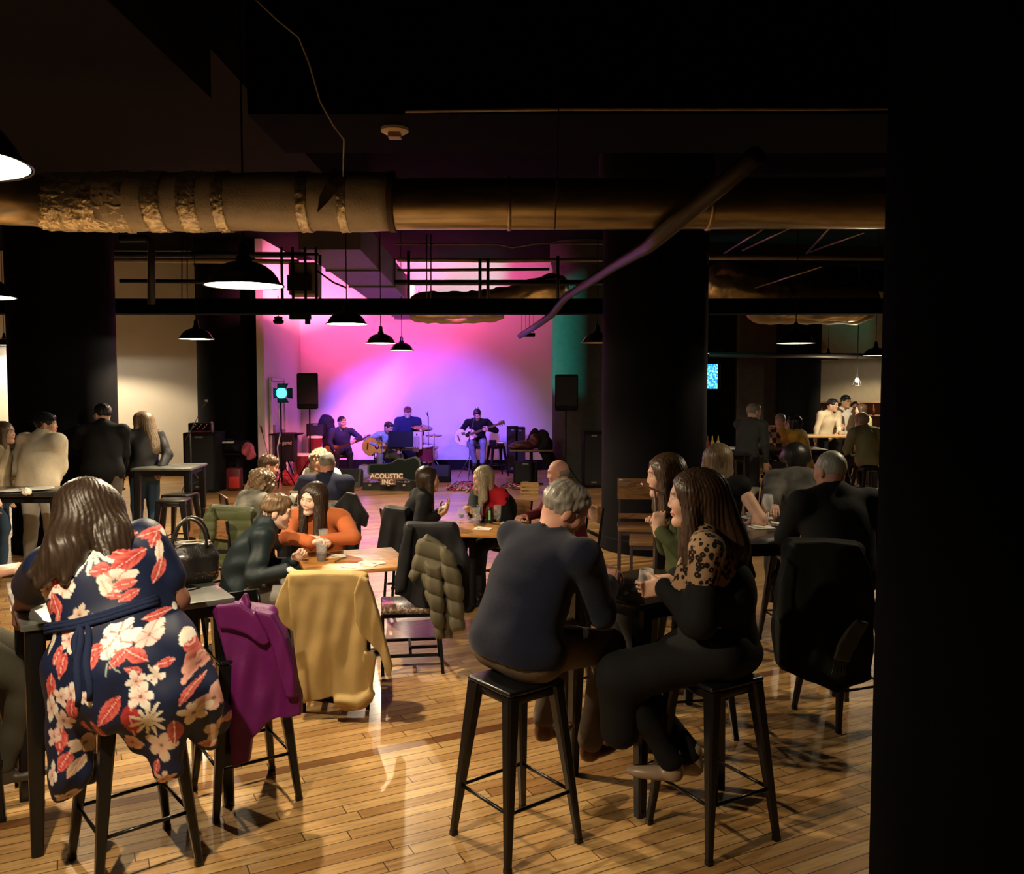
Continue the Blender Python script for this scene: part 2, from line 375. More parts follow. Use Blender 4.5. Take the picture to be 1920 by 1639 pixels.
# ------------------------------------------------------------ room shell
def struct(name, mb, m, **k):
    o = mb.build(name, m, **k); o['kind']='structure'; return o
def floor_mat():
    m = mat('maple_strip_floor',(1,1,1),rough=.4,spec=.5,coat=.35); nt=m.node_tree; N=nt.nodes; L=nt.links; b=N['Principled BSDF']
    tc=N.new('ShaderNodeTexCoord'); mp=N.new('ShaderNodeMapping'); mp.inputs['Rotation'].default_value=(0,0,R(-27)); L.new(tc.outputs['Object'],mp.inputs[0])
    def mth(op,x,y=None):
        q=N.new('ShaderNodeMath'); q.operation=op
        for i,t in enumerate((x,y)):
            if t is None: continue
            if isinstance(t,(int,float)): q.inputs[i].default_value=t
            else: L.new(t,q.inputs[i])
        return q.outputs[0]
    sp=N.new('ShaderNodeSeparateXYZ'); L.new(mp.outputs[0],sp.inputs[0])
    ry=mth('DIVIDE',sp.outputs['Y'],.083); row=mth('FLOOR',ry); fy=mth('FRACT',ry)
    w1=N.new('ShaderNodeTexWhiteNoise'); w1.noise_dimensions='1D'; L.new(row,w1.inputs['W'])
    rx=mth('ADD',mth('DIVIDE',sp.outputs['X'],.95),mth('MULTIPLY',w1.outputs[0],17.3)); cx=mth('FLOOR',rx); fx=mth('FRACT',rx)
    w2=N.new('ShaderNodeTexWhiteNoise'); w2.noise_dimensions='2D'; cb=N.new('ShaderNodeCombineXYZ'); L.new(row,cb.inputs[0]); L.new(cx,cb.inputs[1]); L.new(cb.outputs[0],w2.inputs['Vector'])
    dk=mth('LESS_THAN',mth('ABSOLUTE',mth('SUBTRACT',mth('MODULO',mth('ADD',row,500),44),28)),.5)
    gy=mth('MINIMUM',fy,mth('SUBTRACT',1,fy)); gx=mth('MULTIPLY',mth('MINIMUM',fx,mth('SUBTRACT',1,fx)),11.4)
    gap=mth('LESS_THAN',mth('MINIMUM',gy,gx),.033)
    r=ramp(N,[(0,(.36,.19,.065)),(.25,(.47,.28,.11)),(.55,(.56,.36,.15)),(.85,(.41,.23,.085)),(1,(.62,.41,.18))]); L.new(w2.outputs[0],r.inputs[0])
    mp2=N.new('ShaderNodeMapping'); mp2.inputs['Scale'].default_value=(2.2,34,1); L.new(mp.outputs[0],mp2.inputs[0])
    n=N.new('ShaderNodeTexNoise'); n.inputs['Scale'].default_value=1.6; n.inputs['Detail'].default_value=6; n.inputs['Distortion'].default_value=.6; L.new(mp2.outputs[0],n.inputs[0])
    r2=ramp(N,[(.3,(.62,.58,.52)),(.55,(1,1,1)),(.75,(1.15,1.1,1))]); L.new(n.outputs[0],r2.inputs[0])
    mx=N.new('ShaderNodeMix'); mx.data_type='RGBA'; mx.blend_type='MULTIPLY'; mx.inputs[0].default_value=1; L.new(r.outputs[0],mx.inputs[6]); L.new(r2.outputs[0],mx.inputs[7])
    # one darker inlay board line in every few metres
    sx=N.new('ShaderNodeSeparateXYZ'); L.new(mp.outputs[0],sx.inputs[0])
    ad=N.new('ShaderNodeMath'); ad.operation='ADD'; ad.inputs[1].default_value=100.41; L.new(sx.outputs['Y'],ad.inputs[0])
    md=N.new('ShaderNodeMath'); md.operation='MODULO'; md.inputs[1].default_value=8.3; L.new(ad.outputs[0],md.inputs[0])
    dm=N.new('ShaderNodeMix'); dm.data_type='RGBA'; dm.blend_type='MULTIPLY'; L.new(dk,dm.inputs[0]); L.new(mx.outputs[2],dm.inputs[6]); dm.inputs[7].default_value=(.42,.30,.22,1)
    n3=N.new('ShaderNodeTexNoise'); n3.inputs['Scale'].default_value=.8; n3.inputs['Detail'].default_value=3; L.new(tc.outputs['Object'],n3.inputs[0])
    r3=ramp(N,[(.35,(.72,.68,.64)),(.6,(1.05,1.03,1))]); L.new(n3.outputs[0],r3.inputs[0])
    mx3=N.new('ShaderNodeMix'); mx3.data_type='RGBA'; mx3.blend_type='MULTIPLY'; mx3.inputs[0].default_value=1; L.new(dm.outputs[2],mx3.inputs[6]); L.new(r3.outputs[0],mx3.inputs[7])
    mm=N.new('ShaderNodeMix'); mm.data_type='RGBA'; L.new(gap,mm.inputs[0]); L.new(mx3.outputs[2],mm.inputs[6]); mm.inputs[7].default_value=(.05,.022,.008,1)
    L.new(mm.outputs[2],b.inputs['Base Color'])
    bp=N.new('ShaderNodeBump'); bp.inputs['Strength'].default_value=.35; bp.inputs['Distance'].default_value=.004; bp.invert=True; L.new(gap,bp.inputs['Height']); L.new(bp.outputs[0],b.inputs['Normal'])
    b.inputs['Coat Roughness'].default_value=.16; rr=ramp(N,[(.3,(.3,)*3),(.7,(.5,)*3)]); L.new(n3.outputs[0],rr.inputs[0]); L.new(rr.outputs[0],b.inputs['Roughness'])
    return m
struct('floor', MB().box((1,13.5,-.05),(28,33,.1)), floor_mat())
ceilm = mat('black_painted_ceiling',(.0035,.003,.0035),rough=1,spec=.05,bump=.4,bscale=3,var=.3)
struct('ceiling', MB().box((1,13.5,5.05),(28,33,.1)), ceilm)
wallw = mat('off_white_wall_paint',(.74,.70,.62),rough=.8,var=.03,vscale=2)
stagew = mat('stage_wall_paint',(.78,.76,.74),rough=.85,var=.03,vscale=1.5)
darkw = mat('dark_wall_paint',(.035,.031,.027),rough=.8)
tanw = mat('tan_wall_paint',(.33,.28,.20),rough=.85,var=.06)
struct('wall_stage_back', MB().box((-1.4,21.1,2.5),(7.6,.2,5)), stagew)
struct('wall_stage_side', MB().box((-5.13,19.45,2.5),(.15,3.1,5)), stagew)
struct('wall_left_back', MB().box((-8.75,19.6,2.5),(7.1,.2,5)), wallw)
struct('wall_left', MB().box((-12.4,13.5,2.5),(.2,33,5)), wallw)
struct('wall_right', MB().box((14.9,13.5,2.5),(.2,33,5)), darkw)
struct('wall_far', MB().box((8.4,28,2.5),(13.2,.2,5)), darkw)
struct('wall_front', MB().box((1,-2.9,2.5),(28,.2,5)), darkw)
struct('wall_bar', MB().box((at(1600,700,22).x,22,2.4),(1.9,.15,3.9)), tanw)
struct('wall_partition', MB().box((at(1418,700,23).x,23.0,2.0),(1.05,.15,4.0)), mat('olive_partition_paint',(.10,.085,.06),rough=.85))
struct('baseboard_stage', MB().box((-1.4,20.97,.12),(7.5,.05,.24)), blackmat)
struct('baseboard_left', MB().box((-8.75,19.48,.07),(7.1,.03,.14)), blackmat)
m=MB(); m.box((0,0,1.05),(.05,1.0,2.1)); d=struct('door_1', m, mat('door_paint',(.62,.58,.55),rough=.5)); d.location=(-5.03,18.7,0)
m=MB(); m.box((.045,0,1.05),(.05,.85,.06)); m.box((.05,-.35,1.1),(.06,.1,.22)); m.build('door_handle',mat('brushed_steel',(.5,.5,.5),rough=.3,metal=1),d)
m=MB(); m.box((.03,.53,1.08),(.04,.07,2.2)); m.box((.03,-.53,1.08),(.04,.07,2.2)); m.box((.03,0,2.16),(.04,1.1,.07)); m.build('door_frame',mat('door_paint',(1,1,1)),d)
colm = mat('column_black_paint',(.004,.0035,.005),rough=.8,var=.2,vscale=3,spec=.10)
def column(X,Y,r=.62,h=5):
    m=MB(); m.lathe([(r,0),(r,h)],n=64); m.lathe([(r+.02,0),(r+.02,.16),(r+.008,.18)],n=64); m.lathe([(r+.012,h*.9),(r+.06,h*.94),(r+.06,h)],n=48)
    o=m.build('column',colm,smooth=False,angle=30); o.location=(X,Y,0); o['kind']='structure'; return o
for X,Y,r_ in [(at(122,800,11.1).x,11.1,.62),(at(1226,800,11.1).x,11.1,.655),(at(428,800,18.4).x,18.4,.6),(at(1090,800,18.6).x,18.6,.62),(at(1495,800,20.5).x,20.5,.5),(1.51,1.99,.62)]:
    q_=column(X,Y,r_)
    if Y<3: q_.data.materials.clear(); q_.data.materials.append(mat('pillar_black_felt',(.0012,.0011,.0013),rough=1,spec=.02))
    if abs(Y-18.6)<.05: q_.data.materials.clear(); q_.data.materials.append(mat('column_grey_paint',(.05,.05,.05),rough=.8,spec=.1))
# small power sockets / plates on stage wall
# ------------------------------------------------------------ overhead beams, ducts and pipes
def beam(X0,X1,Y0,Y1,Z0,Z1,name='beam',m=None):
    return struct(name, MB().box(((X0+X1)/2,(Y0+Y1)/2,(Z0+Z1)/2),(X1-X0,Y1-Y0,Z1-Z0)), m or mat('beam_black_paint',(.0015,.0015,.0018),rough=.9,spec=.06))
zz=lambda py,Y: at(960,py,Y).z
beam(-12.3,14.8,11.9,12.15,zz(589,12),zz(561,12))
beam(-1.6,7.5,5.4,6.3,3.72,4.98)
beam(-5.6,-1.75,-2.7,5.2,3.75,4.98,m=mat('soffit_grey_paint',(.010,.009,.010),rough=.9,spec=.1))
beam(-5.6,-1.9,5.2,11.8,4.2,4.98,m=mat('soffit_grey_paint',(1,1,1)))
silver = mat('galvanised_duct',(.46,.38,.26),rough=.28,metal=.9,var=.22,vscale=5,stretch=(1,4,4))
wrap = mat('duct_insulation_jacket',(.60,.56,.50),rough=.5,metal=.3,bump=.3,bscale=90,var=.12)
foil = mat('crinkled_foil_tape',(.85,.80,.68),rough=.28,metal=.85,bump=1.0,bscale=38,var=.25,vscale=30)
YD=4.8
t = thing('ventilation_duct', (0,YD,zz(379,YD)), 'big round duct spanning the room below ceiling, wrapped at left and bare metal at right', 'duct')
def dX(px): return at(px,380,YD).x
r0,r1=.155,.136
m=MB(); m.tube([(dX(735),0,-.012),(dX(1725),0,-.004)],r1,48); m.build('bare_pipe',silver,t,angle=50)
def rings(xs, rf, name, mt, smooth=True, n=56, seed=1, amp=0.0, zc=0, cap=True):
    rnd=random.Random(seed); m=MB(); RG=[]
    for i,x in enumerate(xs):
        rr=rf(i/(max(1,len(xs)-1)))
        RG.append([Vector((x+rnd.uniform(-1,1)*amp*.7, (rr+rnd.uniform(-1,1)*amp)*math.cos(2*PI*q/n), (rr+rnd.uniform(-1,1)*amp)*math.sin(2*PI*q/n)+zc)) for q in range(n)])
    m.ring(RG,cap=cap); return m.build(name,mt,t,smooth=smooth)
rings([dX(195)+(dX(733)-dX(195))*i/30 for i in range(31)], lambda u:r0+.004*math.sin(u*23), 'insulation_jacket', wrap, amp=.0012)
rings([dX(731),dX(735),dX(740),dX(742)], lambda u:r0+.006, 'end_collar', mat('collar_brown',(.09,.06,.035),rough=.5))
for a,b in ((283,318),(348,384),(412,434),(565,585),(640,657)):
    rings([dX(a)+(dX(b)-dX(a))*i/6 for i in range(7)], lambda u:r0+.005, 'foil_tape_band', foil, amp=.0045, seed=a, n=90)
rings([dX(78)+(dX(250)-dX(78))*i/24 for i in range(25)], lambda u:r0+.004-.012*(1-u), 'crumpled_foil_sleeve', foil, amp=.009, seed=9, n=80)
for px in (955,1328):
    rings([dX(px-4),dX(px-3),dX(px+3),dX(px+4)], lambda u:r1+.007 if 0<u<1 else r1, 'seam_band', silver, zc=-.01)
m=MB(); m.tube([(dX(100),0,0),(dX(30),-.1,.01),(dX(-120),-.45,.0),(dX(-400),-1.2,0)],[.135,.15,.15,.15],40); m.build('flexible_elbow',silver,t,smooth=True)
m=MB(); 
pts=[(640,330),(655,345),(648,372),(630,395),(612,414),(618,385),(632,360)]
q0=[Vector((dX(x), -.19-.01*i%3, zz(y,YD)-zz(379,YD))) for i,(x,y) in enumerate(pts)]
m.ring([q0,[p+Vector((0,-.004,0)) for p in q0]]); m.build('loose_foil_flap',mat('dark_foil_flap',(.10,.08,.06),rough=.35,metal=.6),t)
def pipe(name,pts,r,mt,label,cat='pipe',group=None,n=12):
    m=MB(); m.tube(pts,r,n); o=m.build(name,mt,smooth=True); tag(o,label,cat,group); return o
pbl = mat('pipe_black',(.02,.018,.02),rough=.5); ptan=mat('pipe_cream',(.40,.33,.26),rough=.5); pbr=mat('pipe_dark_brown',(.025,.016,.013),rough=.5)
pipe('sprinkler_pipe',[at(1420,290,4.0),at(1340,358,4.3),at(1240,440,4.75),at(1215,462,5.6),at(1150,500,8.0),at(1060,558,10.6),at(1035,590,11.4),at(1010,608,12.2),at(975,630,14.5)],.045,mat('pipe_dark_brown',(.006,.004,.004),spec=.05,rough=.9),'long dark pipe slanting down across the duct towards the stage')
pipe('conduit',[at(760,209,5.35),at(1050,205,5.35),at(1500,205,5.35),at(1672,204,5.35)],.009,ptan,'thin pale conduit clipped along the dark beam above the duct')
pipe('ceiling_cable',[at(470,-10,4),at(523,40,4),at(560,70,4.05),at(580,120,4.1),at(600,190,4.15),at(625,235,4.2),at(645,262,4.25),at(643,330,4.6)],.004,mat('cable_grey',(.3,.28,.26),rough=.5),'thin grey cable dangling from ceiling over the wrapped duct','cable')
pipe('ceiling_cable',[at(1048,85,5.3),at(1047,230,5),at(1045,330,4.6),at(1040,430,4.55)],.004,mat('cable_dim',(.10,.09,.08),rough=.5),'thin dark wire hanging past the bare metal duct','cable')
Y=12.6
pipe('conduit',[at(205,487,Y),at(560,491,Y)],.036,ptan,'thick pale pipe behind the large left pendant lamp')
pipe('conduit',[at(745,487,Y),at(865,488,Y),at(935,489,Y),at(1140,487,Y)],.03,ptan,'pale pipe left of the middle column above the stage')
pipe('conduit',[at(1330,483,Y),at(1660,484,Y)],.035,ptan,'pale pipe right of the middle column')
pipe('conduit',[at(740,458,Y),at(935,458,Y),at(960,464,Y),at(1010,456,Y),at(1140,457,Y)],.014,mat('pipe_grey',(.2,.17,.17),rough=.4),'thin kinked grey conduit just under the big duct')
pipe('black_pipe',[at(205,477,12.3),at(570,478,12.3)],.04,pbl,'black pipe above the thick pale pipe at left')
pipe('black_pipe',[at(225,447,11.7),at(275,447,11.7),at(284,456,11.7),at(284,570,11.7)],.05,pbl,'black elbow pipe dropping beside the left column')
pipe('black_pipe',[at(740,530,Y),at(1130,530,Y)],.04,pbl,'black pipe crossing the teal lit wall top')
pipe('black_pipe',[at(745,507,13),at(1030,505,13)],.022,mat('pipe_plum',(.10,.06,.07),rough=.5),'thin plum pipe above the teal lit wall top')
pipe('black_pipe',[at(225,527,12.3),at(480,529,12.3)],.03,pbl,'thin black pipe above the left pale wall')
pipe('black_pipe',[at(1330,665,17),at(1645,668,17)],.05,pbl,'black pipe above the bar at right')
for px,a,b,lb in ((900,485,565,'first of two close black rods left of the foil duct'),(915,485,565,'second of two close black rods beside the foil duct'),(600,478,560,'black rod right of the large left pendant'),(766,470,570,'short black rod at left end of the teal strip'),(1046,480,570,'black rod by the slanting pipe')):
    pipe('hanger_rod',[at(px,a,12.4),at(px,b,12.4)],.022,pbl,lb,'rod')
for px,lb in ((341,'left of a pair of thin wires behind the large left pendant'),(351,'right of a pair of thin wires behind the large left pendant'),(800,'left thin wire of a pair over the teal strip'),(808,'right thin wire of a pair over the teal strip')):
    pipe('hanger_wire',[at(px,440,12.5),at(px,562,12.5)],.008,pbl,lb,'wire')
k=0
for (a,b) in (((1360,455),(1335,490)),((1545,470),(1362,502)),((1480,505),(1350,560)),((1560,460),(1512,503)),((1660,440),(1515,505))):
    pass
lbs=['short slanting silver rod just right of the middle column','long shallow silver rod right of the middle column','silver rod crossing above the crinkled foil duct','steep silver rod near the far right pale pipe','long silver rod reaching up to the right edge']
for lb,(a,b) in zip(lbs,(((1430,430),(1358,475)),((1480,428),(1392,470)),((1540,500),(1400,545)),((1558,425),(1512,475)),((1620,436),(1512,475)))):
    pipe('brace_rod',[at(*a,11),at(*b,13)],.012,mat('rod_steel',(.55,.52,.48),rough=.35,metal=.8),lb,'rod')
# rectangular duct running to the stage
m=MB(); a=at(560,468,12.2); b=at(745,600,19.8)
w=.85; h=.45
m.ring([[Vector((a.x,a.y,a.z)),Vector((a.x+w,a.y,a.z)),Vector((a.x+w,a.y,a.z+h)),Vector((a.x,a.y,a.z+h))],[Vector((b.x,b.y,b.z)),Vector((b.x+w*.75,b.y,b.z)),Vector((b.x+w*.75,b.y,b.z+h)),Vector((b.x,b.y,b.z+h))]])
for u in (.2,.4,.6,.8,.97):
    c=a.lerp(b,u); ww=w*(1-.25*u); m.box((c.x+ww/2,c.y,c.z+h/2),(ww+.05,.04,h+.05))
tag(m.build('rectangular_duct',mat('purple_tinted_duct',(.12,.10,.13),rough=.6)),'square dark duct running back towards the stage above hanging lamps','duct')  # purple glow of the stage lights is put into the duct colour
def flexduct(pts,r,label,amp=.012,mt=None,sy=1,seed=0):
    rnd=random.Random(seed); P=[]
    for a,b in zip(pts,pts[1:]):
        for i in range(10): P.append(a.lerp(b,i/10))
    P.append(pts[-1]); m=MB(); n=40; RG=[]
    for i,p in enumerate(P):
        q=min(i,len(P)-2); tdir=(P[q+1]-P[q]).normalized(); u=tdir.cross(Vector((0,0,1))).normalized(); v=u.cross(tdir)
        e=min(1,.55+.25*min(i,len(P)-1-i)); rr=r*e*(1+.05*math.sin(i*1.9))
        RG.append([p+u*math.cos(2*PI*q/n)*(rr+rnd.uniform(-amp,amp))+v*math.sin(2*PI*q/n)*(rr*sy+rnd.uniform(-amp,amp)) for q in range(n)])
    m.ring(RG); o=m.build('insulated_duct',mt or foil2,smooth=True); tag(o,label,'duct'); return o
foil2 = mat('duct_foil_blanket',(.50,.42,.28),rough=.32,metal=.85,bump=1,bscale=9,var=.25)
flexduct([at(1325,520,13),at(1400,545,13),at(1470,560,13.3),at(1640,566,13.5)],.30,'crinkled foil duct sagging right of the middle column',.02,seed=3)
flexduct([at(1405,585,14.4),at(1500,585,14.6),at(1635,586,14.6)],.2,'smooth pale duct belly under the long beam at right',.006,mat('duct_pale_jacket',(.42,.36,.24),rough=.5,bump=.4,bscale=8),seed=4)
flexduct([at(770,572,13.6),at(880,572,13.6),at(960,562,13.2),at(1060,532,12.8)],.2,'crinkled foil duct above the right half of the stage',.015,seed=5)
flexduct([at(770,592,15),at(850,594,15),at(945,590,15)],.12,'small pale duct belly hanging under the beam before the stage',.005,mat('duct_pale_jacket',(1,1,1)),seed=6)
# smoke detector
t=thing('smoke_detector', at(740,236,5.7), 'round cream smoke detector under the dark beam above the duct', 'detector'); t.location.z=3.72
MB().lathe([(0,-.0),(.088,0),(.088,-.018),(.07,-.03),(0,-.03)],n=40).build('base_plate',mat('detector_cream',(.62,.52,.38),rough=.5),t,angle=40)
MB().box((0,0,-.045),(.08,.08,.035),bevel=.005).build('sensor_body',mat('detector_tan',(.34,.22,.13),rough=.5),t)
# projector cradle
t=thing('ceiling_projector', at(565,525,11.5), 'boxy projector in a black hanging cradle right of the large pendant', 'projector')
MB().box((0.05,0,0),(.36,.3,.42),bevel=.02).build('case',mat('projector_grey',(.16,.14,.12),rough=.5),t)
m=MB(); 
for x in (-.2,-.06,.1,.24): m.box((x,-.2,.06),(.03,.03,.66))
m.box((0.02,-.2,-.06),(.3,.04,.2)); m.box((.02,-.2,.3),(.5,.03,.03)); m.build('cradle',blackmat,t)
m=MB(); m.tube([(.24,-.2,.1),(.45,-.15,-.05),(.62,-.2,-.12)],.012); m.build('cable',blackmat,t,smooth=True)
t=thing('stage_spotlight', at(522,601,12.6), 'small black can light hanging left of the stage opening', 'spotlight')
m=MB(); m.lathe([(.03,.06),(.06,.05),(.06,.03),(.05,.02),(.075,.0),(.075,-.03),(.05,-.05)],n=20,cap=True); m.build('housing',blackmat,t,angle=40)
MB().tube([(0,0,.05),(0,0,.35)],.006).build('stem',blackmat,t)
t=thing('track_fixture', at(989,628,15), 'flat black fixture lit teal under the slanting pipe end', 'fixture')
MB().box((0,0,0),(.26,.14,.06),bevel=.01).build('housing',blackmat,t)
m=MB()
for x in (-.1,-.03,.03,.1): m.tube([(x,0,.03),(x,0,.45)],.004,6)
m.build('hanger_wire',blackmat,t)
t=thing('wall_clip_fixture', at(563,594,12), 'small black junction box under the long beam left', 'box')
MB().box((0,0,0),(.28,.1,.07)).box((.1,0,-.06),(.06,.06,.08)).build('housing',blackmat,t)
# ------------------------------------------------------------ pendant lamps
def lamp(px,py,w,label,group=None,power=60,D=.46,Y=None):
    Y = Y or FPX*D/w; p = at(px,py,Y); return pendant(p.x,p.y,p.z,label,group,power,D=D)
KW=110
lamp(-124,303,1,'nearest pendant lamp, half cut off by the left edge above the wrapped duct',power=KW*2.5,Y=2.34)
lamp(458,536,143,'largest fully visible black barn pendant lamp, glowing under the wrapped duct',power=KW*2.6)
lamp(650,608,77,'black pendant lamp hanging against pink wall, third along the centre row',power=KW*4.4)
lamp(714,644,57,'small black pendant lamp in front of pink wall, between a larger and a smaller one',power=KW*3.2)
lamp(753,657,46,'smallest pendant lamp over the stage with teal lit shade',power=KW*.6)
lamp(368,636,64,'black pendant lamp in front of the cream wall left of the stage',power=KW*3)
lamp(8,647,40,'small pendant lamp beside the far left wall edge',power=KW*2.4)
lamp(-41,557,126,'pendant lamp whose rim peeks in at left edge under the silver elbow',power=KW*3.4)
lamp(150,664,42,'pendant lamp over the standing group behind the left black column',power=KW*2.2)
lamp(1492,644,70,'wide glowing pendant lamp right of the middle column',power=KW*.45)
lamp(1338,663,40,'small glowing pendant lamp beside the blue screen',power=KW*.35)
lamp(1642,667,47,'pendant lamp over the bar by the right dark column',power=KW*1.6)
lamp(1712,672,40,'pendant lamp near the bar back wall behind the right dark pillar',power=KW*1.8,Y=20.3)  # lamp added out of view to brighten the bar back wall
lamp(1790,560,1,'pendant lamp in the right aisle behind the dark pillar',power=KW*.7,Y=6.2)  # unseen lamp added to light the white haired man and the right side
lamp(1120,643,60,'unlit black pendant lamp half hidden by the middle column',power=0)
lamp(1553,675,38,'dark unlit pendant lamp above the bar shelf',power=0)
# ------------------------------------------------------------ people
def skinmat(name, rough=.5): return mat(name,(1,1,1),rough=rough,attr='Col',var=.05,vscale=30,spec=.35)
SK = skinmat('skin')
LIGHT=(.62,.37,.27); RED=(.60,.30,.22); TAN=(.50,.28,.18); DARK=(.17,.085,.055); PALE=(.72,.48,.38)
def hairm(name, col, col2=None, vs=5):
    m = mat(name,col,rough=.42,spec=.45,var=.4,vscale=14,stretch=(9,9,.7)); return m
HAIR=dict(brown=hairm('hair_brown',(.032,.019,.012)), black=hairm('hair_black',(.012,.010,.010)), blond=hairm('hair_blond',(.32,.26,.175)), dblond=hairm('hair_dark_blond',(.17,.115,.065)),
  grey=hairm('hair_grey',(.22,.20,.17)), white=hairm('hair_white',(.38,.37,.31)), auburn=hairm('hair_auburn',(.075,.040,.022)), darkaub=hairm('hair_dark_auburn',(.05,.026,.015)), sandy=hairm('hair_sandy',(.11,.065,.032)), curlbrown=hairm('hair_curly_brown',(.16,.10,.055)))
def cloth(name,col,rough=.85,bump=.25,bs=220,var=.12,sheen=.0,**k): return mat(name,col,rough=rough,bump=bump,bscale=bs,var=var,vscale=5,spec=.25,sheen=sheen,**k)
def v(*a): return Vector(a)
def ik(a, b, l1, l2, pole):
    d = b-a; L = d.length; L = min(L, (l1+l2)*.995); dn = d.normalized(); b = a+dn*L
    x = (l1*l1-l2*l2+L*L)/(2*L); h = math.sqrt(max(1e-6,l1*l1-x*x))
    p = (pole - dn*pole.dot(dn)); p = p.normalized() if p.length>1e-5 else v(0,0,-1)
    return a+dn*x+p*h, b
def hand(F, W, d, n, right, s=1, curl=.3, point=False, spread=0):
    d=d.normalized(); n=(n-d*n.dot(d)).normalized(); t=(d.cross(n) if right else n.cross(d)); q=lambda a,b,c: W+(d*a+t*b+n*c)*s
    F.box(q(.05,0,0),(.040*s,.050*s,.015*s),(t,d,n),rd=.013*s,k=.012)
    F.cone(q(-.03,0,0),q(.03,0,0),.026*s,.026*s,k=.02,sq=(n,.75))
    for i,(L,r) in enumerate(((.070,.0092),(.078,.0095),(.072,.009),(.056,.0082))):
        c = curl*(1+.12*i) if not (point and i==0) else .05
        p = q(.092-.006*(i==3),.030-.0205*i,0); dd=(d+t*(.08-.06*i)*(1+spread)).normalized(); a=0
        for f_ in (.46,.31,.23):
            a += c*1.15; e = (dd*math.cos(a)+n*math.sin(a)); p2 = p+e*L*f_*s; F.cone(p,p2,r*s,r*s*.93,k=.004); p=p2
    p=q(.02,.034,.004); p2=p+(d*.65+t*.68+n*.35*(1+curl)).normalized()*.042*s; F.cone(p,p2,.0125*s,.0105*s,k=.01)
    p3=p2+(d*.9+t*.15*(1-curl)+n*.5*curl*1.5).normalized()*.036*s; F.cone(p2,p3,.0105*s,.009*s,k=.004)
def person(label, loc, face, seat=None, s=1, lean=0, slean=0, hd=(0,0,0), w=1, fat=1, fem=False, skin=LIGHT, hair=None, hairc='brown', L=.3,
           RH=None, LH=None, rh={}, lh={}, rpole=None, lpole=None, top=None, bottom=None, shoes=None, h=.012, hh=None, knees=.09, kneez=None, feet=None, footz=None, eyes=False,
           beard=0, sleeve=1.0, puff=0, o=.014, fold_amp=.004, hem=-.10, hairfn=None, topfn=None, topname='sweater', botname='trousers', group=None, collar=True, bust=0, headfwd=.02, head_z=0, hvol=1, browcol=None, slouch=8, topcol=None, topdisp=None, ears=True, footyaw=0,twist=0,knee_fwd=.43):
    root = thing('person', (loc[0],loc[1],0), label, 'person', group)
    O = v(loc[0],loc[1],0); a=R(face); f=v(math.sin(a),math.cos(a),0); r=v(math.cos(a),-math.sin(a),0); z=v(0,0,1)
    hh = hh or max(.0055,h*.6)
    u1=(z*math.cos(R(lean))+f*math.sin(R(lean))+r*math.sin(R(slean))).normalized(); l2=lean+slouch
    u2=(z*math.cos(R(l2))+f*math.sin(R(l2))+r*math.sin(R(slean))).normalized()
    Pz = (seat+.10*s) if seat is not None else .93*s
    P = O+z*Pz; M = P+u1*.22*s; N = M+u2*.26*s
    ta=R(twist); sr=(r*math.cos(ta)-f*math.sin(ta)); sr=(sr-u2*sr.dot(u2)).normalized(); sf=u2.cross(sr).normalized()
    r1=(r-u1*r.dot(u1)).normalized(); f1=u1.cross(r1).normalized()
    sw=(.165 if fem else .185)*w*s; SL=N-sr*sw-u2*.035*s; SR=N+sr*sw-u2*.035*s
    # head frame
    ya=a+R(hd[0]); hf0=v(math.sin(ya),math.cos(ya),0); hr=v(math.cos(ya),-math.sin(ya),0); pa=R(hd[1])
    hf=hf0*math.cos(pa)-z*math.sin(pa); hu=z*math.cos(pa)+hf0*math.sin(pa)
    ti=R(hd[2]); hr,hu=(hr*math.cos(ti)-hu*math.sin(ti)),(hu*math.cos(ti)+hr*math.sin(ti))
    nd=(u2*.6+z*.4).normalized(); HC=N+nd*(.155+head_z)*s+sf*headfwd*s+hf*.015*s
    H=lambda x,y,zz: HC+(hr*x+hf*y+hu*zz)*s
    fr=(hr,hf,hu); E=lambda rx,ry,rz:(rx*s,ry*s,rz*s)
    la,lb=.285*s,.255*s
    def target(T, side):
        if T is None:
            if seat is None: return O+r*side*.27*s*w+z*.80*s+f*.06
            return O+r*side*.15*s+f*.30*s+z*(seat+.20*s)
        return T(O,f,r) if callable(T) else Vector(T)
    def dfp(side): return (r*side*.6 - f*.4 - z*.7)
    WR=target(RH,1); ER,WR=ik(SR,WR,la,lb,Vector(rpole) if rpole else dfp(1))
    WL=target(LH,-1); EL,WL=ik(SL,WL,la,lb,Vector(lpole) if lpole else dfp(-1))
    # legs
    hipR,hipL=P+r*.09*s*w,P-r*.09*s*w
    legs=[]
    for k,(hp,sd) in enumerate(((hipR,1),(hipL,-1))):
        if seat is None:
            fp = O+r*sd*.10*s+f*(.05*sd)+z*.09 if feet is None else Vector(feet[k]); K,A=ik(hp,fp,.42*s,.43*s,f)
        else:
            K = O+f*knee_fwd*s+r*sd*knees*s*1.6+z*((seat+.07*s) if kneez is None else kneez)
            fz = footz if footz is not None else (0 if seat<.6 else .26)
            A = (K+f*(.02) - z*9) ; A = Vector(feet[k]) if feet is not None else v(K.x-f.x*(.0 if seat<.6 else .14),K.y-f.y*(.0 if seat<.6 else .14),fz+.08)
            K,A = ik(hp,A,.43*s,.43*s,(K-hp).normalized()*1.0+z*.35)
        legs.append((hp,K,A))
    fw=w*fat
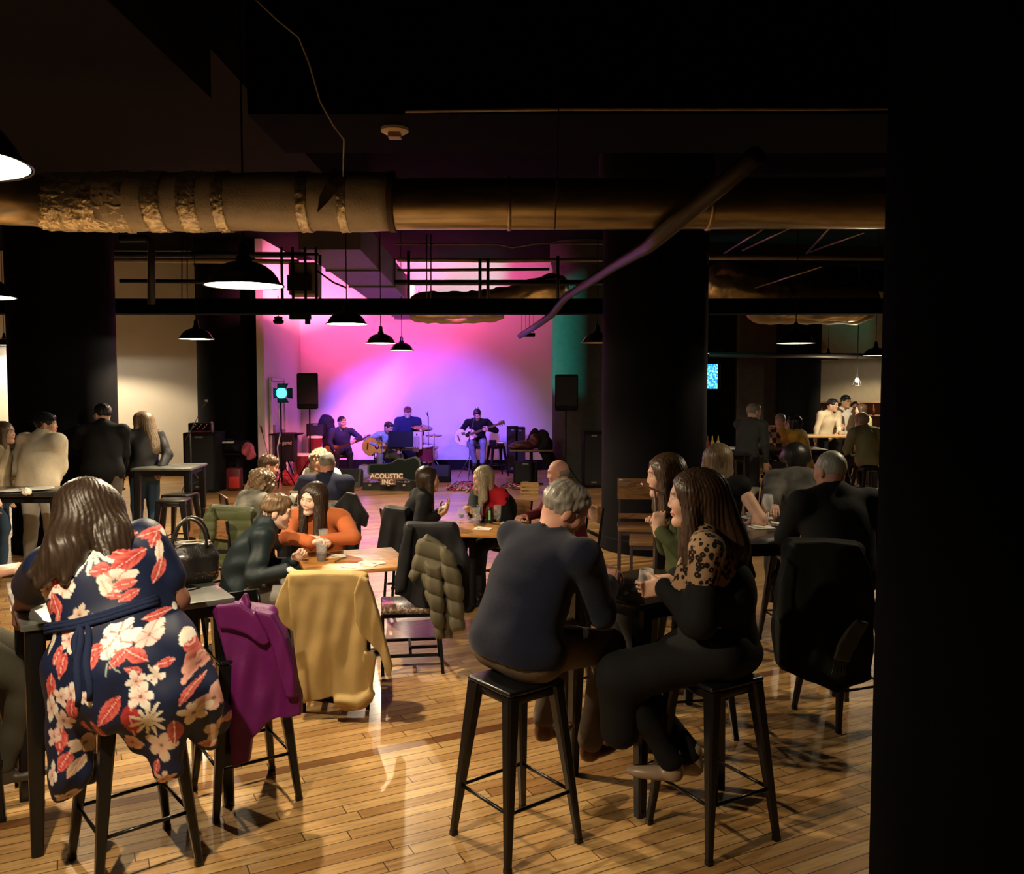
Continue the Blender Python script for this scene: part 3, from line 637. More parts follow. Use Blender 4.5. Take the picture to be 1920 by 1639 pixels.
    def torso(F,o_):
        F.ell(P+u1*.01*s,E(.165*fw+o_,.125*fat+o_,.14+o_),(r1,f1,u1),k=.06)
        F.ell(P+u1*.17*s,E(.135*fw+o_,.105*fat+o_,.15+o_),(r1,f1,u1),k=.07)
        F.ell(M+u2*.10*s,E(.150*w*(.5+.5*fat)+o_,.112*(.5+.5*fat)+o_,.17+o_),(sr,sf,u2),k=.07)
        F.cone(SL,SR,.052*s+o_,.052*s+o_,k=.05)
        if bust:
            for q in (-1,1): F.ell(M+u2*.10*s+sf*.085*s+sr*q*.065*s,E(.06*bust+o_*.5,.06*bust+o_*.5,.06*bust),(sr,sf,u2),k=.04)
        for S_ in (SL,SR): F.cone(N+nd*.02*s,N.lerp(S_,.75),.05*s+o_,.04*s+o_,k=.04)
    def arm(F,S_,E_,W_,o_,lo=0,hi=1,k=.03):
        rr=lambda t:(.052-.024*t)*s*(.6+.4*fat)+o_
        F.cone(S_,E_,rr(0)+.004,rr(.48),k=k)
        if hi>.5:
            W2=E_.lerp(W_,(hi-.5)*2); F.cone(E_,W2,rr(.5),rr(hi),k=k)
    # ---- body: one continuous skin surface (fine patches for head and hands)
    parts=[]
    F=Field(.05); torso(F,-.02); 
    for S_,E_,W_ in ((SR,ER,WR),(SL,EL,WL)):
        if sleeve>.9: arm(F,S_,E_,W_,-.02,hi=.85)
        else: F.cone(S_,S_.lerp(E_,.55),.035*s,.035*s)
    for hp,K,A in legs: F.cone(hp,K,.065*s,.048*s); F.cone(K,A,.045*s,.032*s)
    parts.append(F.mesh(max(.018,h*1.3)))
    F=Field(.02)
    F.ell(H(0,-.012,.028),E(.076,.096,.093),fr); F.ell(H(0,.028,-.035),E(.060,.062,.082),fr,k=.04)
    for q in (-1,1):
        F.cone(H(q*.045,.0,-.06),H(q*.012,.072,-.098),.022*s,.018*s,k=.03)
        F.ell(H(q*.036,.062,-.026),E(*((.029,.025,.030) if fem else (.024,.022,.022))),fr,k=.03)
        if ears: F.ell(H(q*.079,-.006,-.008),E(.008,.019,.031),fr,k=.006)
    F.ell(H(0,.082,-.094),E(.018,.015,.014),fr,k=.02)
    bw=.0095 if fem else .013; F.cone(H(-.034,.078,.030),H(.034,.078,.030),bw*s,bw*s,k=.02)
    for q in (-1,1): F.ell(H(q*.031,.104,.010),E(.017,.014,.011),fr,k=.014,op='s')
    nz=.8 if fem else 1; F.cone(H(0,.086,.018),H(0,.104*(.985 if fem else 1),-.020),.0082*s*nz,.0100*s*nz,k=.012)
    for q in (-1,1): F.ell(H(q*.011,.097,-.027),E(.008,.008,.0065),fr,k=.008)
    F.ell(H(0,.092,-.052),E(.024,.010,.0055),fr,k=.006); F.ell(H(0,.090,-.063),E(.020,.010,.0055),fr,k=.006)
    F.cone(H(0,-.03,-.05),N-nd*.03*s,.054*s*(1 if not fem else .88),.062*s,k=.04)
    parts.append(F.mesh(hh)); nhead=len(parts[-1][0]); ih=len(parts[0][0])
    for right,S_,E_,W_,hk in ((True,SR,ER,WR,rh),(False,SL,EL,WL,lh)):
        F=Field(.02); d=Vector(hk['d']) if 'd' in hk else (W_-E_); n=Vector(hk['n']) if 'n' in hk else v(0,0,-1)
        if abs(d.normalized().dot(n.normalized()))>.95: n=n+f*.5+r*(-.4 if right else .4)
        if sleeve<.9:
            rr=lambda t:(.052-.024*t)*s*(.55+.45*fat)
            if sleeve<.5: F.cone(S_.lerp(E_,.35),E_,rr(.1),rr(.45),k=.03)
            F.cone(E_,W_,rr(.47),rr(1),k=.035)
        else: F.cone(E_.lerp(W_,.6),W_,.034*s,.027*s)
        hand(F,W_,d,n,right,s*(.92 if fem else 1),hk.get('curl',.35),hk.get('point',False))
        parts.append(F.mesh(min(.0065,max(.0045,h*.5)) if h<.015 else .009))
    me,vv=mesh_from(parts,'body')
    vv=vv-np.array(HC,np.float32); q=np.stack([V3(hr),V3(hf),V3(hu)],1); lc=(vv@q)/s
    col=np.tile(np.array(skin,np.float32),(len(vv),1)); x_,y_,z_=lc[:,0],lc[:,1],lc[:,2]
    hdm=np.zeros(len(vv),bool); hdm[ih:ih+nhead]=True
    def blend(mask,c,t): col[mask]=col[mask]*(1-t)+np.array(c,np.float32)*t
    lc_=np.array(skin)*np.array([.95,.45,.45]); blend(hdm&(abs(x_)<.024)&(y_>.082)&(abs(z_+.057)<.0085),lc_,.7)
    bc=HAIR[hairc].node_tree.nodes['Mix'].inputs[6].default_value[:3] if browcol is None else browcol
    blend(hdm&(abs(x_)>.012)&(abs(x_)<.046)&(y_>.06)&(abs(z_-.030-.1*(.03-abs(abs(x_)-.028)))<.0048),[c*.6 for c in bc],.75)
    blend(hdm&(abs(x_)>.02)&(abs(x_)<.042)&(y_>.07)&(abs(z_-.012)<.007),[c*.5 for c in skin],.5)
    blend(hdm&(abs(abs(x_)-.04)<.02)&(y_>.05)&(abs(z_+.022)<.018),(skin[0]*1.05,skin[1]*.8,skin[2]*.8),.4)
    if beard: blend(hdm&(z_<-.03)&(y_>-.01)&~((abs(x_)<.022)&(abs(z_+.057)<.009))&(z_>-.13),[c*.8 for c in bc],beard)
    put_color(me,col); b=link('body',me,SK,root,world=True)
    if eyes:
        for q in (-1,1):
            m=MB(); c=H(q*.030,.078,.0125); m.sphere(c,.0118*s,14); m.mi=1; m.sphere(c+hf*.0068*s,.0062*s,12); m.build('eye',[mat('eye_white',(.75,.72,.68),rough=.2,var=.02),mat('eye_iris',(.05,.03,.02),rough=.1,var=.02)],root,smooth=True,world=True)
    # ---- top garment
    top=top or cloth('cloth_black',(.012,.012,.014))
    F=Field(.04); torso(F,o+puff)
    hi=sleeve if sleeve<=1 else 1
    for S_,E_,W_ in ((SR,ER,WR),(SL,EL,WL)):
        if sleeve>.5: arm(F,S_,E_,W_,o+puff*.8,hi=.95 if sleeve>=1 else sleeve)
        elif sleeve>0: 
            E2=S_.lerp(E_,sleeve*2); F.cone(S_,E2,.060*s*(.6+.4*fat)+o,.062*s*(.6+.4*fat)+o)
    if topfn: topfn(F,dict(P=P,M=M,N=N,SL=SL,SR=SR,ER=ER,EL=EL,WR=WR,WL=WL,u1=u1,u2=u2,f=f,r=r,f1=f1,sf=sf,sr=sr,r1=r1,z=z,O=O,s=s,legs=legs,H=H,nd=nd,fr=fr,hf=hf,hr=hr,hu=hu))
    if collar=='high': F.cone(N-nd*.02*s,N+nd*.055*s,.075*s,.066*s+o*.3,k=.03)
    elif collar=='coat':
        F.cone(N-nd*.03*s,N+nd*.035*s,.085*s,.082*s,k=.03)
    if sleeve<=.5 and sleeve>0:
        pass
    F.cone(N+nd*.0*s+sf*.01,N+nd*.25*s+sf*.04,.058*s,.066*s,k=.01,op='s')
    if hem is not None: F.half(P+u1*hem*s,-u1)
    fo=fold(fold_amp*.95,21,seed=len(label)); 
    F.disp = fo if topdisp is None else (lambda Q: fo(Q)+topdisp(Q))
    vq=F.mesh(h); me,vv=mesh_from([vq],topname)
    if topcol is not None: put_color(me,topcol(vv))
    link(topname,me,top,root,world=True)
    # ---- trousers
    if bottom is not False:
        bottom=bottom or cloth('trouser_black',(.014,.014,.016)); F=Field(.05); c=.012
        F.ell(P-u1*.0*s-z*.02,E(.160*fw,.118*fat,.115),(r1,f1,u1),k=.06)
        for hp,K,A in legs:
            F.cone(hp+z*.0,K,.083*s*fat+c,.060*s+c,k=.05); F.cone(K,A+(K-A).normalized()*.02,.058*s+c,.042*s+c,k=.03)
        F.disp=fold(.004,20,seed=3+len(label)); me,_=mesh_from([F.mesh(max(h,.012))],botname); link(botname,me,bottom,root,world=True)
    for hp,K,A in legs:
        sm=shoes or mat('shoe_black',(.015,.013,.012),rough=.35); F=Field(.02); fd=(f if seat is not None or feet is None else f); fa=R(footyaw); 
        d_=v(fd.x,fd.y,-.0).normalized(); zb=A.z-.055*s
        F.ell(v(A.x,A.y,zb+.02)+d_*.0,E(.036,.045,.045),(d_.cross(z),d_,z)); F.ell(v(A.x,A.y,zb+.005)+d_*.09*s,E(.042,.11,.030),(d_.cross(z),d_,z)); F.cone(A+z*.03,v(A.x,A.y,zb+.01),.038*s,.036*s)
        F.half(v(A.x,A.y,zb-.018*s),v(0,0,-1))
        me,_=mesh_from([F.mesh(max(.009,h*.8))],'shoe'); link('shoe',me,sm,root,world=True)
    # ---- hair
    if hair:
        F=Field(.02); hm=HAIR[hairc]; disp=None
        def strand(n=24,am=.002,wv=.0,fz=30):
            hc=V3(HC); rr=V3(hr); ff=V3(hf); uu=V3(hu)
            def g(Q):
                q=Q-hc; th=np.arctan2(q@rr,-(q@ff)); zq=q@uu
                return (am*np.sin(th*n+wv*np.sin(zq*fz+th*2)+2*np.sin(zq*9)) + am*.5*np.sin(th*n*2.3+wv*np.sin(zq*fz*1.3)+1)).astype(np.float32)
            return g
        if hair=='short':
            F.ell(H(0,-.014,.032),E(.083*hvol,.102*hvol,.094*hvol),fr); F.ell(H(0,.012,.075),E(.066,.078,.042*hvol),fr,k=.02)
            F.ell(H(0,.125,-.030),E(.085,.072,.112),fr,k=.012,op='s'); F.half(H(0,-.03,-.055),hf*.42-hu)
            for q in (-1,1): F.ell(H(q*.09,.0,-.01),E(.02,.024,.032),fr,k=.005,op='s')
            disp=(lambda g1,g2:(lambda Q:g1(Q)+g2(Q)))(fold(.0028,75,5),strand(20,.0015))
        elif hair=='buzz':
            F.ell(H(0,-.014,.030),E(.079,.099,.095),fr); F.ell(H(0,.120,-.020),E(.085,.072,.105),fr,k=.01,op='s'); F.half(H(0,-.03,-.05),hf*.42-hu); disp=fold(.0008,120,5)
        elif hair=='bald':
            F.ell(H(0,-.02,-.0),E(.080,.094,.06),fr); F.ell(H(0,.02,.09),E(.09,.11,.06),fr,k=.01,op='s'); F.ell(H(0,.12,-.02),E(.1,.09,.12),fr,k=.01,op='s'); F.half(H(0,-.03,-.055),hf*.42-hu)
            for q in (-1,1): F.ell(H(q*.09,.0,-.01),E(.02,.024,.032),fr,k=.005,op='s')
        elif hair in('long','wavy','curly'):
            big=1+(.08 if hair=='curly' else 0)
            F.ell(H(0,-.016,.030),E(.088*big*hvol,.106*big*hvol,.098*big),fr); 
            dz=(z*.75+hu*.25).normalized()
            B=H(0,-.055,.0); F.cone(B,B-dz*L-hf*.02,.085*s*hvol,.07*s*hvol*(1.25 if hair!='long' else 1),k=.05,sq=(hf,.62))
            for q in (-1,1):
                S0=H(q*.066,.012,.035); F.cone(S0,S0-dz*(L*.92)+hr*q*.02+hf*.01,.036*s*hvol,.036*s*hvol,k=.04)
            F.ell(H(0,.142,-.014),E(.074,.098,.116),fr,k=.015,op='s')
            disp=strand(44,.0022,1.6 if hair!='long' else .5,34)
            if hair=='curly': disp=(lambda g1,g2:(lambda Q:g1(Q)+g2(Q)))(fold(.008,85,8),strand(14,.005,3,60))
        if hairfn: hairfn(F,H,E,fr,dict(s=s,z=z,hf=hf,hr=hr,hu=hu,N=N,f=f,r=r,sf=sf))
        F.disp=disp; me,_=mesh_from([F.mesh(hh)],'hair'); link('hair',me,hm,root,world=True)
    root['x']=0; del root['x']
    return dict(root=root,H=H,E=E,fr=fr,hf=hf,hr=hr,hu=hu,HC=HC,N=N,P=P,M=M,WR=WR,WL=WL,ER=ER,EL=EL,f=f,r=r,z=z,s=s,u1=u1,u2=u2,sf=sf,sr=sr,legs=legs,SL=SL,SR=SR)
def glasses(p,m=None):
    H=p['H']; mb=MB()
    for q in (-1,1): mb.tube([H(q*.031+.018*math.cos(k*PI/5),.103,.012+.014*math.sin(k*PI/5)) for k in range(11)],.0022*p['s'],6); mb.tube([H(q*.05,.1,.016),H(q*.078,.0,.012)],.002,6)
    mb.tube([H(-.013,.104,.014),H(.013,.104,.014)],.002,6); mb.build('glasses',m or blackmat,p['root'],smooth=True,world=True)
def cap(p,m,brim=True,name='cap',back=False,h=.008):
    H=p['H'];E=p['E'];F=Field(.015); F.ell(H(0,-.012,.045),E(.088,.106,.088),p['fr']); F.half(H(0,0,.038),-p['hu'])
    if brim:
        q=-1 if back else 1; F.ell(H(0,q*.115,.040),E(.066,.06,.007),p['fr'],k=.006)
    me,_=mesh_from([F.mesh(h)],name); link(name,me,m,p['root'],world=True)
def beanie(p,m):
    H=p['H'];E=p['E'];F=Field(.015); F.ell(H(0,-.016,.045),E(.090,.108,.098),p['fr']); F.half(H(0,0,.03),(-p['hu']-p['hf']*-.25)); me,_=mesh_from([F.mesh(.01)],'beanie'); link('beanie',me,m,p['root'],world=True)
# ------------------------------------------------------------ the cast
XY=lambda px,Y:(at(px,800,Y).x,Y)
navy=cloth('navy_knit',(.004,.0055,.018),rough=.9,sheen=.1); blackc=cloth('cloth_black',(.006,.006,.007)); khaki=cloth('khaki_cotton',(.12,.09,.065))
jean=cloth('blue_denim',(.045,.085,.15)); cream=cloth('cream_wool',(.62,.55,.42),bump=.5,bs=120); orange=cloth('orange_knit',(.42,.11,.035)); teal=cloth('dark_teal_nylon',(.006,.012,.015),rough=.5)
suede=cloth('tan_suede',(.30,.22,.14)); olive=cloth('olive_nylon',(.085,.085,.045),rough=.55); greyj=cloth('charcoal_nylon',(.022,.022,.025),rough=.5); darkred=cloth('maroon_cotton',(.10,.012,.015))
yellowc=cloth('mustard_knit',(.42,.24,.035)); lblue=cloth('pale_blue_shirt',(.28,.38,.42)); greyt=cloth('grey_trouser',(.22,.21,.20)); whitec=cloth('white_shirt',(.75,.72,.68)); 
# ---- foreground man in navy sweater
P16=person('man in navy sweater and khaki trousers hunched on a stool, back to us',XY(968,3.98),48,seat=.775,s=1.09,lean=10,slouch=22,slean=3,hd=(28,28,8),w=1.18,fat=1.22,skin=RED,hair='short',hairc='grey',hvol=1.03,
  RH=at(1140,1090,4.25),LH=at(1175,1080,4.7),rpole=(-.1,-.8,-.5),top=navy,bottom=khaki,h=.009,collar=True,fold_amp=.0045,hem=-.045,shoes=mat('brown_leather_shoe',(.10,.035,.02),rough=.3),footz=.30,o=.018)
# ---- leopard top woman
lm=cloth('leopard_print',(1,1,1)); nt=lm.node_tree; N_=nt.nodes; L_=nt.links
tc=N_.new('ShaderNodeTexCoord'); vo=N_.new('ShaderNodeTexVoronoi'); vo.feature='F1'; vo.inputs['Scale'].default_value=34; L_.new(tc.outputs['Object'],vo.inputs[0])
no=N_.new('ShaderNodeTexNoise'); no.inputs['Scale'].default_value=40; L_.new(tc.outputs['Object'],no.inputs[0]); ad=N_.new('ShaderNodeMath'); ad.operation='MULTIPLY_ADD'; ad.inputs[1].default_value=.45; L_.new(no.outputs[0],ad.inputs[0]); L_.new(vo.outputs['Distance'],ad.inputs[2])
rp=ramp(N_,[(.0,(.20,.10,.05)),(.34,(.16,.08,.04)),(.38,(.008,.006,.006)),(.66,(.008,.006,.006)),(.71,(.30,.19,.11)),(1,(.32,.2,.12))]); L_.new(ad.outputs[0],rp.inputs[0]); L_.new(rp.outputs[0],N_['Principled BSDF'].inputs['Base Color'])
def leoh(F,H,E,fr,d):
    B=H(-.0,-.07,.02); F.cone(B,B-d['z']*.26-d['hf']*.10,.085*d['s'],.08*d['s'],k=.05,sq=(d['hr'],.8)); B2=B-d['z']*.22-d['hf']*.08; F.cone(B2,B2-d['z']*.18-d['hf']*.10,.08,.035,k=.04,sq=(d['hr'],.7))
P17=person('long haired woman in leopard print top sideways on a stool holding a glass',XY(1352,4.0),282,seat=.775,s=1.09,lean=4,slouch=6,hd=(-6,6,0),fem=True,bust=1,skin=LIGHT,hair='long',hairc='darkaub',L=.34,hairfn=leoh,
  RH=at(1262,1085,4.25),LH=at(1242,1100,4.02),lh=dict(d=(-.7,.1,-.15),n=(0,1,0),curl=.75),top=lm,bottom=blackc,h=.008,hh=.0055,eyes=True,sleeve=1,topname='blouse',botname='skirt',
  feet=[at(1300,1420,4.05),at(1262,1430,3.95)],shoes=mat('beige_heel',(.28,.20,.14),rough=.35),hvol=1.02,fold_amp=.004,w=1.05)
# her open black cardigan
F=Field(.05); d=P17; s_=1.04
F.ell(d['P']+d['u1']*.02,(.19,.17,.20),None,k=.06); F.ell(d['M']-d['f']*.02+d['u2']*.0,(.17,.185,.20),None,k=.06)
F.cone(d['SL'].lerp(d['EL'],.62),d['EL'],.078,.078); F.cone(d['EL'],d['WL'].lerp(d['EL'],.12),.076,.052); F.cone(d['SR'],d['ER'],.07,.066); F.cone(d['ER'],d['WR'].lerp(d['ER'],.1),.066,.05)
F.ell(d['M']+d['f']*.1+d['u2']*.16+v(0,-.06,0),(.11,.12,.13),None,k=.03,op='s'); F.disp=fold(.004,14,9); me,_=mesh_from([F.mesh(.012)],'cardigan'); link('cardigan',me,blackc,d['root'],world=True)
# black skirt drape towards the knees
F=Field(.06); 
for hp,K,A in d['legs']: F.cone(hp,K,.14,.10); F.cone(K,K-v(0,0,.24),.10,.085)
F.ell(d['P']-v(0,0,.03),(.20,.17,.13)); F.disp=fold(.006,10,3,.8); me,_=mesh_from([F.mesh(.014)],'skirt_panel'); link('skirt_panel',me,blackc,d['root'],world=True)
# ---- middle table couple
P7=person('young man in dark teal jacket leaning over the oak table',XY(440,6.35),72,seat=.46,s=1.04,lean=12,slouch=22,hd=(8,14,6),skin=PALE,hair='short',hairc='sandy',hvol=1.03,
  RH=at(543,1070,6.05),LH=at(552,1052,6.55),rh=dict(d=(.9,.05,-.35),n=(0,-.2,-1),curl=.35),lh=dict(d=(.65,.1,.75),n=(.4,-.7,-.3),curl=.85),rpole=(-.2,-.5,-.9),top=teal,bottom=greyt,h=.009,hh=.0055,eyes=True,puff=.008,collar='coat',fold_amp=.006,topname='jacket',w=1.05)
def orh(F,H,E,fr,d):
    for q in (-1,1): S0=H(q*.062,.02,.0); F.cone(S0,S0-d['z']*.26+d['sf']*.07+d['hr']*q*.01,.036,.03,k=.03)
P8=person('dark haired woman in an orange top resting her arms on the oak table',XY(605,7.2),186,seat=.46,s=1.04,w=1.14,lean=11,slouch=15,hd=(22,12,-10),fem=True,bust=1,skin=PALE,hair='wavy',hairc='brown',L=.24,hairfn=orh,
  RH=at(588,1018,6.68),LH=at(600,1012,6.75),rpole=(-1,-.1,-.15),lpole=(1,-.1,-.15),rh=dict(d=(.9,-.1,.3),n=(.2,-.2,-1),curl=.6),lh=dict(d=(-.9,-.2,.35),n=(-.2,-.2,-1),curl=.7),top=orange,h=.008,hh=.0055,eyes=True,fold_amp=.005,topname='top')
# ---- table behind
P9=person('brown haired man in tan suede jacket seated behind the curly haired woman',XY(462,9.4),62,seat=.46,s=1.05,lean=10,slouch=14,hd=(12,16,0),skin=RED,hair='short',hairc='auburn',top=suede,h=.013,topname='jacket',collar='coat',puff=.006)
P10=person('woman with curly brown hair seen from behind beside the olive coat chair',XY(446,8.5),40,seat=.46,s=.97,lean=14,slouch=16,slean=2,hd=(-4,8,0),fem=True,hair='curly',hairc='curlbrown',L=.30,hvol=1.18,top=cloth('grey_white_print',(.26,.25,.21),var=.8),h=.012,topname='top',RH=at(548,935,8.9),rh=dict(curl=.5))
P11=person('short haired man in a dark navy polo seen from behind at the far small table',XY(608,9.3),4,seat=.46,s=1.05,lean=3,slouch=6,hd=(-10,4,0),w=1.15,fat=1.1,skin=RED,hair='buzz',hairc='grey',top=cloth('navy_polo',(.018,.022,.05)),h=.012,sleeve=.42,topname='polo_shirt',collar='high',LH=at(575,925,9.75),RH=at(640,935,9.8))
P12=person('blonde woman in a white top mostly hidden behind the man in navy polo',XY(606,10.6),185,seat=.46,s=1.0,lean=8,hd=(18,10,0),fem=True,hair='curly',hairc='blond',L=.16,hvol=1.12,top=whitec,h=.014)
# ---- right middle table
P13=person('woman with long dark brown hair in black, gesturing across the glass covered table',XY(772,8.3),72,seat=.46,s=1.0,lean=6,slouch=10,hd=(12,4,0),fem=True,bust=1,hair='long',hairc='brown',L=.34,hvol=1.02,top=blackc,h=.010,hh=.007,
  RH=at(822,968,8.15),LH=at(826,958,8.5),rh=dict(d=(.75,0,.55),n=(0,.4,.9),curl=.3),lh=dict(d=(.7,.1,.6),n=(0,-.4,.9),curl=.3),topname='top')
def blh(F,H,E,fr,d):
    for q in (-1,1): S0=H(q*.062,.03,.02); F.cone(S0,S0-d['z']*.27+d['hf']*.01,.03,.028,k=.03)
P14=person('woman with straight blonde hair and black cardigan over red, leaning in from the far side',XY(936,8.85),222,seat=.46,s=1.0,lean=12,slouch=14,hd=(26,12,0),fem=True,bust=1,hair='long',hairc='blond',L=.25,hairfn=blh,top=cloth('red_top',(.40,.01,.02)),h=.011,hh=.0065,eyes=True,
  RH=at(886,962,8.35),rh=dict(d=(-.3,-.3,.5),curl=.5),LH=at(905,985,8.4),topname='top')
F=Field(.05); d=P14
for S_,E_,W_ in ((d['SR'],d['ER'],d['WR']),(d['SL'],d['EL'],d['WL'])): F.cone(S_,E_,.072,.066); F.cone(E_,W_.lerp(E_,.1),.064,.05)
F.ell(d['M']-d['f']*.03+v(0,0,.02),(.19,.16,.22)); F.ell(d['P'],(.2,.18,.18)); F.cone(d['M']+d['f']*.13+v(0,0,-.15),d['M']+d['f']*.12+d['z']*.16,.03,.02,k=.02,op='s'); F.cone(d['N'],d['N']+d['nd'] if 'nd' in d else d['N']+v(0,0,.2),.06,.08,k=.02,op='s')
F.disp=fold(.004,15,2); me,_=mesh_from([F.mesh(.013)],'cardigan'); link('cardigan',me,blackc,d['root'],world=True)
P15=person('balding man in maroon shirt partly hidden behind the man in the navy sweater',XY(1070,8.6),255,seat=.46,s=1.04,lean=4,hd=(20,10,0),w=1.15,fat=1.2,skin=RED,hair='bald',hairc='grey',top=darkred,h=.014,RH=at(985,968,8.5),topname='shirt')
# ---- standing group at left
P1=person('woman in beige plaid overshirt cut off by the left edge of the picture',XY(-12,9.4),75,s=1.0,lean=2,hd=(10,0,0),fem=True,hair='long',hairc='sandy',L=.2,top=cloth('beige_plaid',(.30,.25,.17),var=.6),bottom=jean,h=.013,topname='overshirt',hem=-.2,puff=.01)
def poncho(F,d):
    for S_,E_ in ((d['SR'],d['ER']),(d['SL'],d['EL'])): F.cone(S_,E_.lerp(d['P'],.12),.09,.13,k=.08)
P2=person('woman in loose cream turtleneck and black cap standing at left',XY(66,9.5),14,s=1.055,lean=6,hd=(58,2,0),fem=True,w=1.12,fat=1.1,skin=TAN,hair='short',hairc='black',top=cream,bottom=cloth('pale_trouser',(.4,.38,.34)),h=.011,hh=.008,collar='high',topfn=poncho,puff=.02,hem=-.10,
  LH=at(15,925,9.9),RH=at(105,918,9.9),topname='turtleneck',sleeve=1)
cap(P2,blackc,brim=True,back=True)
P3=person('tall man in black hoodie and grey trousers standing with his back to us at left',XY(190,10.55),350,s=1.10,lean=2,hd=(-48,2,0),w=1.15,fat=1.1,skin=LIGHT,hair='short',hairc='black',top=blackc,bottom=cloth('dark_grey_trouser',(.10,.085,.07)),h=.012,hh=.008,collar='coat',puff=.012,hem=-.14,topname='hoodie',LH=at(120,905,11),RH=at(228,905,11))
def wavyl(F,H,E,fr,d):
    B=H(0,-.09,-.02); F.cone(B,B-d['z']*.33+v(.10,-.07,0),.11,.085,k=.05,sq=(d['hf'],.7)); F.cone(H(.02,-.12,-.1),H(.02,-.12,-.1)-d['z']*.28+v(.15,-.06,0),.06,.04,k=.04)
P4=person('woman with wavy blond hair, dark puffer jacket and blue jeans standing by high table',XY(270,11.1),328,s=1.03,lean=3,slean=0,hd=(-52,2,0),fem=True,hair='wavy',hairc='dblond',L=.22,hvol=1.1,hairfn=wavyl,top=greyj,bottom=jean,h=.011,hh=.0075,puff=.02,hem=-.06,fold_amp=.006,topname='puffer_jacket',botname='jeans',RH=at(300,880,10.95))
# ---- red check shirt man at the left edge
ck=cloth('red_check_shirt',(.3,.1,.1)); nt=ck.node_tree; N_=nt.nodes; L_=nt.links; tc=N_.new('ShaderNodeTexCoord'); c1=N_.new('ShaderNodeTexChecker'); c1.inputs['Scale'].default_value=110; L_.new(tc.outputs['Object'],c1.inputs[0]); c1.inputs[1].default_value=(.30,.05,.06,1); c1.inputs[2].default_value=(.52,.38,.36,1); L_.new(c1.outputs[0],N_['Principled BSDF'].inputs['Base Color'])
P6=person('man in red check shirt and olive trousers sitting at the left edge',XY(-128,4.22),62,seat=.775,s=1.05,lean=8,slouch=8,hd=(10,6,0),w=1.1,fat=1.2,skin=LIGHT,hair='short',hairc='grey',top=ck,bottom=cloth('olive_trouser',(.055,.05,.035)),h=.010,
  RH=at(-5,1072,4.15),rh=dict(d=(.9,.1,.15),n=(0,.3,-1),curl=.4),LH=at(-40,1120,4.6),sleeve=.78,topname='shirt',shoes=mat('brown_boot',(.05,.035,.025),rough=.5),feet=[at(8,1440,4.25),at(10,1395,4.45)])
# ---- right foreground group
P18=person('auburn haired woman half hidden behind the leopard top woman, raising a phone stick',XY(1300,5.2),262,seat=.80,s=1.05,lean=8,slouch=8,hd=(5,8,0),fem=True,hair='long',hairc='auburn',L=.26,hvol=1.05,top=cloth('olive_green_top',(.05,.06,.022)),h=.012,hh=.007,eyes=True,
  RH=at(1232,985,5.25),LH=at(1234,992,5.02),lh=dict(d=(.1,.1,1),n=(.2,.9,0),curl=1.0),topname='top')
P19=person('blonde woman with bare shoulder sitting farther back behind the auburn haired woman',XY(1345,6.5),20,seat=.775,s=1.02,lean=2,hd=(-20,6,0),fem=True,hair='wavy',hairc='dblond',L=.14,hvol=1.06,top=blackc,h=.013,sleeve=.01,topname='vest_top',RH=at(1400,985,6.6))
P20=person('white haired man in a black jacket with his back to us beside the wine glass',XY(1580,5.45),350,seat=.775,s=1.05,lean=4,slouch=8,hd=(-18,4,0),w=1.2,fat=1.2,skin=RED,hair='buzz',hairc='white',top=blackc,h=.012,hh=.006,puff=.012,topname='jacket',LH=at(1480,1000,5.9))
P21=person('dark haired woman in a grey striped shawl behind the wine glass table',XY(1498,6.9),10,seat=.775,s=1.0,lean=6,hd=(0,6,0),fem=True,hair='long',hairc='black',L=.04,hvol=1.1,top=cloth('grey_shawl',(.08,.076,.068),var=.7),h=.014,puff=.02,topname='shawl',LH=at(1450,960,6.4))
# ---- far right groups
P22=person('grey haired man in dark shirt leaning to talk, standing behind the tables at right',XY(1400,13.2),50,s=1.07,lean=8,hd=(20,6,0),w=1.1,skin=LIGHT,hair='short',hairc='grey',top=cloth('dark_green_grey_shirt',(.045,.05,.05)),h=.016,topname='shirt',LH=at(1432,805,13.5))
pl=cloth('red_white_plaid',(.5,.4,.4)); nt=pl.node_tree; N_=nt.nodes; L_=nt.links; tc=N_.new('ShaderNodeTexCoord'); c1=N_.new('ShaderNodeTexChecker'); c1.inputs['Scale'].default_value=11; L_.new(tc.outputs['Object'],c1.inputs[0]); c1.inputs[1].default_value=(.10,.02,.02,1); c1.inputs[2].default_value=(.62,.50,.44,1); L_.new(c1.outputs[0],N_['Principled BSDF'].inputs['Base Color'])
P23=person('man in red and white plaid shirt facing us across the far dark table',XY(1459,14.7),188,seat=.74,s=1.03,lean=14,slouch=8,hd=(0,8,0),w=1.1,fat=1.1,skin=RED,hair='short',hairc='grey',top=pl,h=.016,hh=.010,topname='shirt',RH=at(1440,805,14.2),LH=at(1478,806,14.2))
P24=person('woman in mustard yellow sweater with long black hair facing left at the far table',XY(1502,13.4),305,seat=.70,s=1.05,lean=4,slouch=6,hd=(-20,4,0),fem=True,w=1.15,fat=1.2,hair='long',hairc='black',L=.28,hvol=1.05,top=yellowc,h=.016,hh=.010,puff=.02,topname='sweater',hem=-.14,LH=at(1466,806,13.8),RH=at(1478,808,13.4))
P25=person('smiling dark haired man in cream sweater leaning on the bar counter',XY(1549,18.0),160,s=1.06,lean=8,hd=(-25,4,0),w=1.1,skin=PALE,hair='short',hairc='black',top=cream,h=.018,hh=.010,LH=at(1572,811,17.55),topname='sweater')
